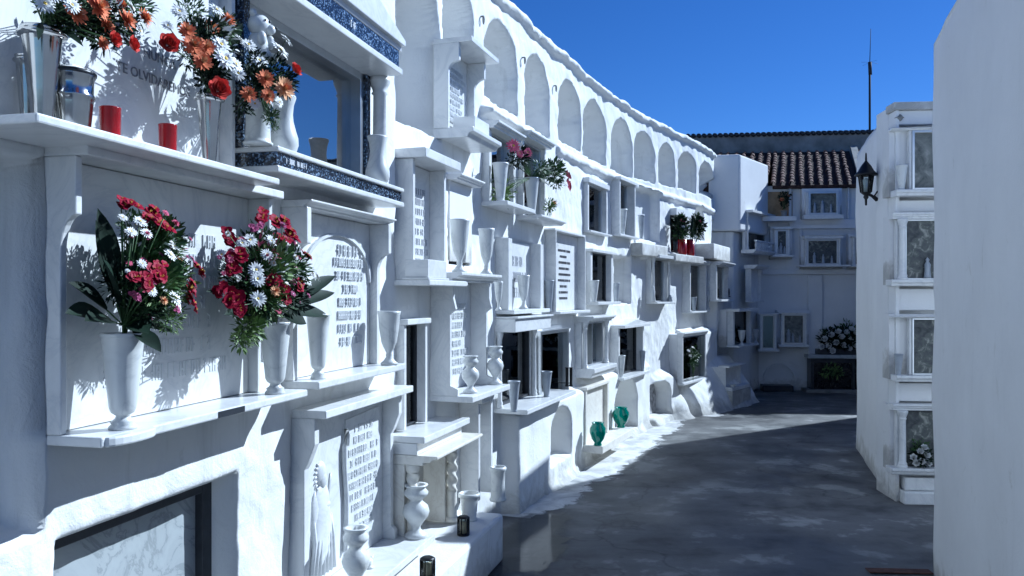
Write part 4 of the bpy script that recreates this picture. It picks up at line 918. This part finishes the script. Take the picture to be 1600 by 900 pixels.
at = me.attributes.new('edge', 'FLOAT', 'POINT'); at.data.foreach_set('value', [-.4]*nI+[.75]*nI); o = link('pavement', me); o['kind'] = 'structure'
def puddle(cx, cy, rx, ry, rot):
    vs = [(cx,cy,.008)]; n = 40
    for k in range(n):
        t = 2*math.pi*k/n; x, y = rx*math.cos(t), ry*math.sin(t); vs.append((cx+x*math.cos(rot)-y*math.sin(rot), cy+x*math.sin(rot)+y*math.cos(rot), .008))
    me = bpy.data.meshes.new('puddle'); me.from_pydata(vs, [], [(0,k+1,(k+1)%n+1) for k in range(n)]); me.materials.append(M['puddle'])
    at = me.attributes.new('edge', 'FLOAT', 'POINT'); at.data.foreach_set('value', [0.0]+[.75]*n); o = link('puddle', me); o['kind'] = 'structure'
puddle(.12, 5.2, .42, 1.3, R(-15)); 
# =====================================================================  RIGHT-HAND BUILDINGS
def prism_plan(name, pts, z0, z1, m, parent=None, bev=.02, tops=None):
    n = len(pts); tops = tops or [z1]*n
    vs = [(x,y,z0) for x,y in pts]+[(p[0],p[1],t) for p, t in zip(pts, tops)]
    mb = MB().add(vs, [tuple(reversed(range(n))), tuple(range(n,2*n))]+[(i,(i+1)%n,(i+1)%n+n,i+n) for i in range(n)])
    return mb.build(name, M[m], parent, bev)
def grid_wall(name, W_, s0, s1, z0, z1, m, amp=.012, step=.05, thick=1.5, seed=3, parent=None):
    """lumpy plaster face with real thickness behind it"""
    ns = max(2, int((s1-s0)/step)); nz = max(2, int((z1-z0)/step)); uu = np.linspace(s0,s1,ns); zz_ = np.linspace(z0,z1,nz); U,V = np.meshgrid(uu,zz_,indexing='ij')
    D = amp*vnoise(U,V,.5,seed)+amp*.4*vnoise(U,V,.15,seed+1); edge = np.minimum(np.minimum(U-s0, s1-U), z1-V)/.05; D -= .008*(1-np.clip(edge,0,1))**2
    vs = []
    for i in range(ns):
        for j in range(nz):
            x, y = W_.pt(U[i,j], D[i,j]); vs.append((x,y,V[i,j]))
    fs = [(i*nz+j,(i+1)*nz+j,(i+1)*nz+j+1,i*nz+j+1) for i in range(ns-1) for j in range(nz-1)]
    mb = MB().add(vs, fs, 0, True); b = [W_.pt(s0,-thick), W_.pt(s1,-thick)]; k = len(mb.v)
    mb.v += [(b[0][0],b[0][1],z0),(b[1][0],b[1][1],z0),(b[1][0],b[1][1],z1),(b[0][0],b[0][1],z1)]
    L = [j for j in range(nz)]; Rr = [(ns-1)*nz+j for j in range(nz)]; Tt = [i*nz+nz-1 for i in range(ns)]
    for f in ([*L, k+3, k], [*reversed(Rr), k+1, k+2], [*Tt, k+2, k+3][::-1], [k, k+1, k+2, k+3]): mb.f.append(tuple(f)); mb.m.append(0); mb.sm.append(False)
    return mb.build(name, M[m], parent)
B1L = Line((2.42,4.62),(.60,-.6))     # its left face runs towards the camera; outward normal must face -X
class Rev:
    pass
near = grid_wall('building', B1L, 0, B1L.L, 0, 3.05, 'plaster_smooth', .010, .06, 4.0, 41)
tag(near, 'plain white building filling the right edge of the view', 'building')
B2S = Line((3.63,8.45),(2.99,6.36))
mid = empty('mausoleum_building', 'white mausoleum block carrying the black wall lantern, with four niches facing the camera', 'building')
grid_wall('side_wall', B2S, 0, B2S.L, 0, 3.09, 'plaster_smooth', .008, .05, 1.2, 51, mid)
grid_wall('front_wall', QW, .001, QW.L, 0, 3.09, 'plaster_smooth', .004, .05, .25, 61, mid)
prism_plan('core', [(3.10,6.60),(6.15,6.34),(6.6,8.4),(3.9,8.44)], 0, 3.07, 'plaster_smooth', mid)
MB().box(-.02, 3.2, -.0, .17, 0, .06).build('cornice', M['plaster_smooth'], mid, .006).matrix_world = frame(QW, 0, 3.04)
MB().box(.05, 3.2, -.0, .20, 0, .10).box(.03, 3.2, .0, .24, -.10, -.001).build('plinth', M['marble'], mid, .01).matrix_world = frame(QW, 0, .10)
zq = lambda px, py, d=0: Z(QW, px, py, d)
sq = lambda px, d=0: S(QW, px, d)
QL = [('top', 205, 298, ('alu',.018,.03), ('plain',.02,.02,.02)), ('second', 343, 437, ('alu',.012,.01), ('column',.07,.03,.02)), ('third', 497, 585, ('alu',.012,.03), ('plain',.02,.02,.02)), ('lowest', 640, 728, ('slate',.012,.01), ('column',.07,.03,.02))]
for k, (nm, yt, yb, fr, br) in enumerate(QL):
    x0 = 1419 if k in (0, 2) else 1399
    n = niche(f'{nm} of the four dark glazed niches on the mausoleum block beside the plain building', QW, sq(x0,.17), sq(x0,.17)+.78, zq(1398,yb,.17), zq(1398,yt,.17), cor=(.14 if k in (0,2) else .04,.1,.06,.05 if k % 2 else .015,'mould'), sh=(.12 if k in (0,2) else .06,.1,.09,.05,'mould'),
              br=br, back='window', frm=fr, pic='pic_grey' if k == 0 else 'pic_dark', base=.17, glassm='glass_soft')
    bx = MB(); bx.box(n.A-.13 if k in (0,2) else n.A-.03, n.B+.1, -.168, -.0335, -.04, n.h+.03); bx.build('niche_box', M['plaster_smooth'], n.root)
    for o in n.root.children:
        if o.name.startswith('picture'): o.location.y = -.128
        if o.name.startswith('figurines'): o.location.y = -.11
    if k == 0: vq = n
    if k == 3: vl = n
    if k == 2: v3 = n
vase('pale cone vase beside the top niche of the mausoleum block', QW, 1409, .22, vq.z0, 258, 18, 'cone', 'vase_white', 'white vases on the niche shelves')
vase('dark grey vase beside the third niche of the mausoleum block', QW, 1404, .22, v3.z0, 553, 14, 'cone', 'vase_grey', 'white vases on the niche shelves')
bouquet('white flowers in the lowest niche of the mausoleum block', QW, 1438, .20, vl.z0+.02, [('rose',('p_white','p_white'),x,y,.23,6) for x,y in ((1428,715),(1438,706),(1448,712),(1440,722),(1450,724),(1432,724),(1444,700))], [], [(1440,714,.20,15,220,2),(1438,698,.2,12,110,0)], None, 50)
mb = MB(); mb.box(.0,.03,0,.15,0,3.04)
zl_ = [.20]+[v for yt_, yb_ in ((640,728),(497,585),(343,437),(205,298)) for v in (zq(1398,yb_,.17)-.07, zq(1398,yt_,.17)+.06)]+[3.04]
for a_, b_ in zip(zl_[0::2], zl_[1::2]):
    if b_ > a_: mb.box(.031, 3.15, 0, .13, a_, b_)
mb.build('frame_bands', M['plaster_smooth'], mid, .008).matrix_world = frame(QW, 0, 0)
mb = MB(); q_ = pose(QW, 1405, .14, zq(1403,190)); o = MB().ball((0,-.0,0), .028, 14, 8, sc=(1,.5,1)).lathe([(.03,-.004),(.036,0),(.03,.004)], seg=16).build('wall_fitting', M['cement']); o.matrix_world = q_; tag(o, 'small round metal fitting near the top corner of the mausoleum block', 'fitting')
# black wall lantern
sl = S(B2S, 1381); zl = Z(B2S, 1376, 300)
lp = empty('wall_lantern', 'black iron carriage lantern on a scroll bracket on the mausoleum side wall', 'lantern', None, frame(B2S, sl, zl, .0))
u_ = wpx(B2S, 1360, .15, 1)
c = (0, -.135, 0)
MB().box(-.03,.03,-.02,.015,-.10,.09).build('wall_plate', M['black_iron'], lp, .006)
MB().tube([(0,-.01,-.06),(0,-.06,-.085),(0,-.09,-.05),(0,-.12,-.035),(0,-.135,-.02)], [.018,.014,.012,.012,.016], 10).tube([(0,-.01,-.0),(0,-.05,-.02),(0,-.07,-.05),(0,-.05,-.075)], .008, 8).build('bracket_arm', M['black_iron'], lp)
hl = 64*u_; rl = 14*u_
mb = MB(); mb.lathe([(0,-.13),(.008,-.125),(.010,-.08),(.022,-.06),(.016,-.045),(rl*.5,-.03),(rl*.62,-.02),(0,-.018)], c, 16); 
for k in range(6):
    a = k*math.pi/3+.3; mb.tube([(c[0]+rl*.58*math.cos(a),c[1]+rl*.58*math.sin(a),-.02),(c[0]+rl*.82*math.cos(a),c[1]+rl*.82*math.sin(a),.12)], .006, 6)
mb.lathe([(rl*.80,.115),(rl*1.28,.118),(rl*1.25,.13),(rl*.9,.155),(rl*.55,.20),(rl*.28,.225),(rl*.12,.24),(.008,.26),(.006,.30),(0,.31)], c, 24); mb.build('lantern_frame', M['black_iron'], lp)
MB().lathe([(rl*.52,-.018),(rl*.76,.114)], c, 24).build('lantern_glass', M['glass_soft'], lp); MB().lathe([(0,-.018),(.018,-.018),(.02,.04),(.03,.06),(.022,.09),(0,.1)], c, 16).build('bulb', M['lamp_glass'], lp)
# building further right, behind the mausoleum: throws the shade over the street
far = prism_plan('building', [(4.75,9.0),(4.94,9.31),(5.46,9.78),(5.89,10.77),(6.04,11.11),(8.93,13.05),(13,11),(6.9,8.9)], 0, 3.8, 'plaster_smooth'); tag(far, 'taller white building hidden behind the mausoleum block', 'building')
# =====================================================================  CORNER BLOCK
cb = prism_plan('corner_block', [(3.10,12.62),(3.58,12.55),(4.36,13.60),(3.6,14.2)], 2.62, 3.82, 'plaster_smooth', None, .03)
tag(cb, 'bright white projecting block at the end of the curved wall', 'wall')
c2 = prism_plan('corner_wall', [(3.0,12.75),(3.50,12.65),(4.26,13.70),(3.5,14.3)], 0, 2.617, 'plaster', None, .03); tag(c2, 'shaded whitewashed wall below the projecting corner block', 'wall')
sg = lambda px, d=0: S(GW, px, d)
zg = lambda px, py, d=0: Z(GW, px, py, d)
nG1 = niche('niche with balustrade shelf right below the projecting corner block', GW, sg(1166), sg(1202), zg(1166,390), zg(1166,332), base=-.03, sh=(.05,.1,.2,.06,'mould'), cor=(.02,.08,.14,.04,'slab'), br=('column',.05,.06,.02), back='window', frm=('alu',.012,.0), pic='pic_grey')
mb = MB()
for k in range(9): mb.lathe([(0,0),(.02,0),(.012,.03),(.022,.07),(.012,.11),(.02,.13),(0,.13)], (nG1.A+.05+k*.085,-.17,0), 10)
mb.box(nG1.A, nG1.B, .155, .185, .131, .15); mb.build('balustrade', M['marble'], nG1.root)
nG2 = niche('tiny hooded niche in the shade beneath the balustrade niche', GW, sg(1166), sg(1182), zg(1166,470), zg(1166,420), base=.02, cor=(.05,.05,.18,.06,'mould'), br=('plain',.02,.06,.06), back='blank', sh=(.0,.02,.1,.02,'slab'))
nG3 = niche('niche at the shaded corner with two goblet vases on a lit shelf', GW, sg(1150,.2), sg(1178,.2), zg(1150,540,.2), zg(1150,487,.2), base=.10, cor=(.04,.06,.16,.04,'slab'), sh=(.02,.06,.16,.03,'slab'), br=('plain',.06,.06,.06), back='window', frm=('slate',.012,.0))
MB().box(nG3.A-.03, nG3.B+.03, -.168, -.036, -.03, nG3.h+.03).build('niche_box', M['plaster_smooth'], nG3.root)
vase('left goblet vase on the lit shelf at the shaded corner', GW, 1159, .20, nG3.z0, 516, 12, 'goblet', 'vase_white', gv)
vase('right goblet vase on the lit shelf at the shaded corner', GW, 1181, .20, nG3.z0, 514, 11, 'goblet', 'vase_grey', gv)
nG4 = niche('lowest shaded niche at the wall corner with a slanting slate shelf above', GW, sg(1136,.3), sg(1160,.3), .30, zg(1136,575,.3), base=.22, cor=(.02,.05,.12,.03,'slab'), sh=(.0,.1,.16,.05,'slab'), br=('plain',.03,.06,.06), back='blank')
MB().box(nG4.A, nG4.B+.12, -.2, .16, -.30, -.052).box(nG4.A, nG4.B, -.28, -.034, -.05, nG4.h).build('niche_base', M['plaster'], nG4.root)
vase('white cone vase on the lowest shaded niche at the corner', GW, 1145, .34, nG4.z0, 600, 12, 'cone', 'vase_white', gv)
# =====================================================================  BACK BUILDING
sh_ = lambda px, d=0: S(HW, px, d)
zh = lambda px, py, d=0: Z(HW, px, py, d)
bk = empty('tiled_building', 'white building with rows of niches and an old terracotta tile roof closing the street', 'building', None, frame(HW, 0, 0))
zE = zh(1300, 289)
fw = grid_wall('wall', HW, -.2, 5.2, 0, zE, 'plaster_smooth', .006, .06, 2.4, 71); fw.parent = bk; fw.matrix_parent_inverse = bk.matrix_world.inverted()
xr = sh_(1337); run = 2.05; rise = zh(1300,232)*0+.92
def roof_piece(x0, x1, skew, name, y0=-.12, tm=0.0):
    """x0..x1 along the eave; rows of channel and cover tiles running up the slope"""
    pitch = .155; n = int((x1-x0)/pitch); L = 13
    deck = MB(); cov = MB()
    yd = y0 if tm == 0 else run*tm; zd = zE+rise*tm; deck.add([(x0,yd,zd-.01),(x1,yd,zd-.01),(x1+skew,run,zE+rise),(x0+skew,run,zE+rise),(x0,yd,zE-.06),(x1,yd,zE-.06),(x1+skew,run,zE-.06),(x0+skew,run,zE-.06)], [(0,1,2,3),(4,7,6,5),(0,4,5,1),(2,6,7,3),(0,3,7,4),(1,5,6,2)])
    r = random.Random(5)
    for k in range(n+1):
        xb = x0+k*pitch
        for j in range(int(L*tm), L):
            t0, t1 = j/L, (j+1.12)/L; jit = r.uniform(-.008,.008); ra, rb = .040, .033; vs = []
            for t, rad in ((t0, ra), (min(t1,1), rb)):
                cx = xb+skew*t+jit; cy = y0-.03+(run-y0+.03)*t; cz = zE+.005+rise*t+(.016 if t == t0 else 0)
                for q in range(7):
                    a = math.pi*q/6; vs.append((cx+rad*math.cos(a), cy, cz+rad*.95*math.sin(a)))
                for q in range(7):
                    a = math.pi*q/6; vs.append((cx+(rad-.012)*math.cos(a), cy, cz+(rad-.012)*.95*math.sin(a)))
            fs = [(q,q+1,q+15,q+14) for q in range(6)]+[(q+7,q+21,q+22,q+8) for q in range(6)]+[(q+1,q,q+7,q+8) for q in range(6)]
            cov.add(vs, fs, 0, False)
    d = deck.build(name, M['tile'], bk); cov.build('cover_tiles', M['tile_pale'], d)
roof_piece(.30, xr, .50, 'roof')
roof_piece(-.9, .30, .50, 'roof', -.12, .25)
roof_piece(xr+.16, xr+1.8, .50, 'roof')
sk = MB(); x0 = xr+.02; sk.add([(x0,-.13,zE),(x0+.12,-.13,zE),(x0+.12+.5,run,zE+rise+.03),(x0+.5,run,zE+rise+.03),(x0,-.13,zE+.07),(x0+.12,-.13,zE+.07),(x0+.62,run,zE+rise+.1),(x0+.5,run,zE+rise+.1)],
   [(3,2,1,0),(4,5,6,7),(0,1,5,4),(1,2,6,5),(2,3,7,6),(3,0,4,7)]); sk.build('verge', M['cement'], bk)
# cement wall with dark coping rising behind the roof
bw = empty('parapet_wall', 'weathered grey parapet wall with dark tile coping behind the tiled roof', 'wall', None, frame(HW, 0, 0, -2.3))
W3 = MB(); zp = Z(Line(HW.pt(0,-2.3),HW.pt(5,-2.3)), 1200, 211)
W3.box(-3.2, 6.0, -.25, 0, 0, zp); W3.build('wall', M['cement'], bw)
cp = MB(); r = random.Random(9); x = -3.25
while x < 6.0:
    cp.tube([(x,.27,zp+.01+r.uniform(0,.01)),(x,.12,zp+.045),(x,-.04,zp+.005)], .045, 8); x += .105
cp.build('coping', M['slate'], bw)
# antenna
aw = Line(HW.pt(0,-2.45),HW.pt(5,-2.45)); sa = S(aw,1359); an = empty('antenna', 'thin tall radio antenna above the end of the tiled roof', 'antenna', None, frame(aw, sa, zp))
ztop = Z(aw,1359,45)-zp; zmid = Z(aw,1359,97)-zp
MB().tube([(0,0,-.2),(0.0,0,zmid)], .022, 8).tube([(.0,0,zmid),(.01,0,zmid-.25)], .035, 8).build('mast', M['dark'], an)
MB().tube([(0,0,zmid),(.02,0,ztop)], [.008,.005], 6).build('whip', M['dark'], an)
mb = MB()
for k in range(4): a = k*math.pi/2+.4; mb.tube([(0,0,zmid),(.2*math.cos(a),.2*math.sin(a),zmid-.02)], .002, 5)
mb.build('radial_rods', M['dark'], an)
# niches of the back building
hn = [('upper grey picture niche in an aluminium frame under the tile eave', 1255,1307,302,338,('alu',.035,.06),'pic_grey',None,(.05,.05,.10,.07,'slab')),
      ('broad glazed niche with little columns under the grey picture niche', 1253,1308,375,415,('alu',.03,.03),'pic_dark',(.04,.04,.12,.06,'box'),(.12,.12,.16,.03,'slab')),
      ('narrow glazed niche half hidden behind the balustrade shelf', 1206,1230,360,400,('alu',.03,.02),'pic_dark',(.03,.03,.1,.03,'slab'),(.05,.05,.14,.03,'slab')),
      ('narrow glazed niche at the right end of the back building', 1327,1352,372,415,('alu',.02,.02),'pic_dark',(.03,.03,.1,.03,'slab'),(.05,.05,.14,.03,'slab')),
      ('dark picture niche in the shaded lower left of the back building', 1216,1256,490,537,('alu',.03,.03),'pic_grey',(.05,.03,.1,.03,'slab'),(.05,.03,.12,.04,'slab'))]
for lab, x0, x1, yt, yb, fr, pc, cr, shh in hn:
    n = niche(lab, HW, sh_(x0), sh_(x1), zh(x0,yb), zh(x0,yt), base=.17, cor=cr, sh=shh, br=('column' if 'columns' in lab else 'plain',.03,.03,.03), back='window', frm=fr, pic=pc, glassm='glass_soft')
    MB().box(n.A-.05, n.B+.05, -.168, -.036, -.06, n.h+.06).build('niche_box', M['plaster_smooth'], n.root)
    for o in n.root.children:
        if o.name.startswith('picture'): o.location.y = -.127
        if o.name.startswith('figurines'): o.location.y = -.11
# projecting corner niche at lower left
n = niche('small projecting showcase niche on the shaded corner beside the dark picture niche', HW, sh_(1187,.35), sh_(1213,.35), zh(1187,545,.35), zh(1187,492,.35), base=.35, cor=(.03,.03,.06,.03,'slab'), sh=(.03,.03,.08,.04,'slab'), br=('plain',.03,.03,.03), back='window', frm=('alu',.02,.02), pic='pic_dark', glassm='glass_soft')
MB().box(n.A, n.B, -.37, -.036, -.04, n.h+.03).build('niche_box', M['plaster_smooth'], n.root)
# string courses and large blank panel
cs = MB()
for y0, y1, d in ((343,352,.05),(352,358,.09)):
    cs.box(sh_(1232), sh_(1352), 0, d, zh(1240,y1), zh(1240,y0))
cs.box(sh_(1248), sh_(1252), 0, .05, zh(1240,420), zh(1240,358)); cs.box(sh_(1232), sh_(1236), 0, .05, zh(1240,343), zh(1240,292)); cs.box(sh_(1323), sh_(1326), 0, .05, zh(1240,343), zh(1240,292))
cs.box(sh_(1190), sh_(1352), 0, .06, zh(1240,429), zh(1240,421)); cs.box(sh_(1262), sh_(1284), 0, .05, zh(1240,600), zh(1240,430))
o = cs.build('string_course', M['plaster_smooth'], None, .006); o.matrix_world = frame(HW, 0, 0, 0); o.parent = bk; o.matrix_parent_inverse = bk.matrix_world.inverted()
o = MB().box(sh_(1186), sh_(1238), -.1, .30, zh(1200,345,.3), zh(1200,280,.3)*0+zh(1200,338,.3)).build('niche_ledge', M['plaster_smooth'], None); o.matrix_world = frame(HW,0,0); o.parent = bk; o.matrix_parent_inverse = bk.matrix_world.inverted()
zA_ = zh(1200,338,.3)
o = MB().box(sh_(1190), sh_(1238), .004, .012, zA_, zh(1200,300,0)).build('niche_lining', M['terracotta'], None); o.matrix_world = frame(HW,0,0); o.parent = bk; o.matrix_parent_inverse = bk.matrix_world.inverted()
pots = MB().lathe(vprof('pot', .10, .06), seg=18).build('flower_pot', M['cement']); place(pots, HW, 1225, .2, zA_); tag(pots, 'small grey pot holding the dried plant on the back building ledge', 'pot')
bouquet('dried orange brown plant on the upper ledge of the back building', HW, 1225, .2, zA_+.1, [('mum',ora,1222,312,.22,4),('mum',ora,1232,306,.2,3)], [(1216,304,.2,3),(1236,300,.2,3),(1218,316,.2,3)], [(1226,308,.2,9,160,2),(1226,320,.2,6,80,2)], None, 60, name='potted_plant', cat='plant')
# blind arch near the ground
mb = MB(); s0, s1 = sh_(1196), sh_(1240); cx = (s0+s1)/2; rr = (s1-s0)/2; zc = zh(1240,590)
pts = [(cx+rr*math.cos(t), zc+rr*.9*math.sin(t)) for t in [math.pi*k/20 for k in range(21)]]
for (a, b), (c_, d_) in zip(pts[:-1], pts[1:]): mb.prism_d([(a,b),(c_,d_),(cx+(c_-cx)*1.14, zc+(d_-zc)*1.14),(cx+(a-cx)*1.14, zc+(b-zc)*1.14)], 0, .05)
o = mb.build('blind_arch', M['plaster_smooth'], None); o.matrix_world = frame(HW,0,0); o.parent = bk; o.matrix_parent_inverse = bk.matrix_world.inverted()
# black grave front with planter of white roses
zg1 = zh(1268,560,.3); gr = empty('black_tomb', 'low black stone tomb front with a pale spray of leaves against the back building', 'tomb', None, frame(HW, (sh_(1268,.3)+sh_(1337,.3))/2, 0, 0))
w_ = (sh_(1337,.3)-sh_(1268,.3))/2
MB().box(-w_-.05, w_+.3, -.02, .30, zg1, zg1+.06).build('top_slab', M['marble_grey'], gr, .006)
MB().box(-w_, w_+.25, -.02, .24, .05, zg1-.001).build('front_panel', M['black_stone'], gr)
fr_ = MB(); fr_.box(-w_, -w_+.05, .241, .27, .05, zg1-.002); fr_.box(w_-.05, w_, .241, .27, .05, zg1-.002); fr_.box(-w_+.05, w_-.05, .241, .27, zg1-.07, zg1-.002); fr_.build('frame', M['slate'], gr)
MB().box(-w_-.1, w_+.35, -.02, .36, 0, .05).build('step', M['cement'], gr, .005)
bouquet('pale green leaf spray laid against the black tomb front', HW, 1300, .29, zh(1300,590,.29), [], [(1282,578,.30,5),(1318,582,.30,5)], [(1296,578,.29,11,90,1),(1308,581,.29,9,80,1),(1288,583,.29,6,40,1)], None, 61)
pl = empty('planter', 'long dark planter on the black tomb under white roses', 'planter', None, frame(HW, (sh_(1280,.2)+sh_(1345,.2))/2, zg1+.06, .13)); MB().box(-.36,.40,-.09,.09,0,.09).build('trough', M['slate'], pl, .008)
bouquet('dense white roses filling the long dark planter', HW, 1313, .13, zg1+.15, [('rose',('p_white','p_white'),x,y,.22,5.6) for x,y in ((1290,530),(1300,524),(1296,541),(1307,536),(1315,527),(1322,520),(1318,540),(1328,530),(1337,522),(1334,539),(1326,544),(1310,519),(1285,542),(1302,548),(1330,515))], [],
  [(1298,532,.12,17,260,2),(1318,528,.12,18,300,2),(1334,528,.12,16,220,2),(1288,520,.1,8,60,0),(1325,515,.1,16,90,0)], None, 62)
o = MB().box(-.25,.25,-.3,.10,0,.10).build('kerb_stone', M['slate'], None, .01); o.matrix_world = frame(HW, sh_(1215,.2), 0, .15); tag(o, 'dark low kerb stone at the foot of the back building', 'kerb')
# drain edge and glass jar at the near right corner
o = MB().box(-.16,.20,-.05,.03,0,.006).build('drain_edge', M['brick'], None, .003); o.matrix_world = Matrix.Translation((2.22,4.62,.004)) @ Matrix.Rotation(R(-4),4,'Z'); tag(o, 'short brick red strip on the ground at the lower right', 'drain edge')
# =====================================================================  CAMERA, LIGHT
cam = bpy.data.cameras.new('camera'); co = bpy.data.objects.new('camera', cam); COL.objects.link(co); scene.camera = co
co.location = (0,0,EYE); co.rotation_euler = (R(90),0,0); cam.sensor_width = 36; cam.lens = 36*F/1600; cam.shift_y = 12/1600; cam.clip_end = 3000; cam.clip_start = .05
world = bpy.data.worlds.new('World'); scene.world = world; world.use_nodes = True; nt = world.node_tree
sky = nt.nodes.new('ShaderNodeTexSky'); sky.sky_type = 'NISHITA'; sky.sun_disc = False; sky.sun_elevation = EL
sky.sun_rotation = math.pi/2-AZ; sky.altitude = 1500; sky.air_density = 1.0; sky.dust_density = .15; sky.ozone_density = 6
hs = nt.nodes.new('ShaderNodeHueSaturation'); hs.inputs['Saturation'].default_value = 1.16; hs.inputs['Hue'].default_value = .512; nt.links.new(sky.outputs[0], hs.inputs['Color'])
nt.links.new(hs.outputs[0], nt.nodes['Background'].inputs[0]); nt.nodes['Background'].inputs[1].default_value = .070
sl_ = bpy.data.lights.new('sun', 'SUN'); so_ = bpy.data.objects.new('sun', sl_); COL.objects.link(so_); sl_.energy = 5.0; sl_.angle = R(.53); sl_.color = (1,.985,.965)
dv = Vector((math.cos(AZ)*math.cos(EL), math.sin(AZ)*math.cos(EL), math.sin(EL))); so_.rotation_euler = dv.to_track_quat('Z','Y').to_euler(); so_.location = (8,8,9)
vs_ = scene.view_settings; vs_.view_transform = 'Standard'; vs_.look = 'None'; vs_.gamma = 1; vs_.exposure = .47
vs_.use_white_balance = True; vs_.white_balance_temperature = 5250; vs_.white_balance_tint = 4; vs_.use_curve_mapping = False
# outward facing normals on small closed meshes
for me in bpy.data.meshes:
    if len(me.polygons) < 4000 and not me.name.startswith(('ground','pavement','leaf','foliage','flower')):
        bm = bmesh.new(); bm.from_mesh(me); bmesh.ops.recalc_face_normals(bm, faces=bm.faces); bm.to_mesh(me); bm.free()
for i in range(6): pass
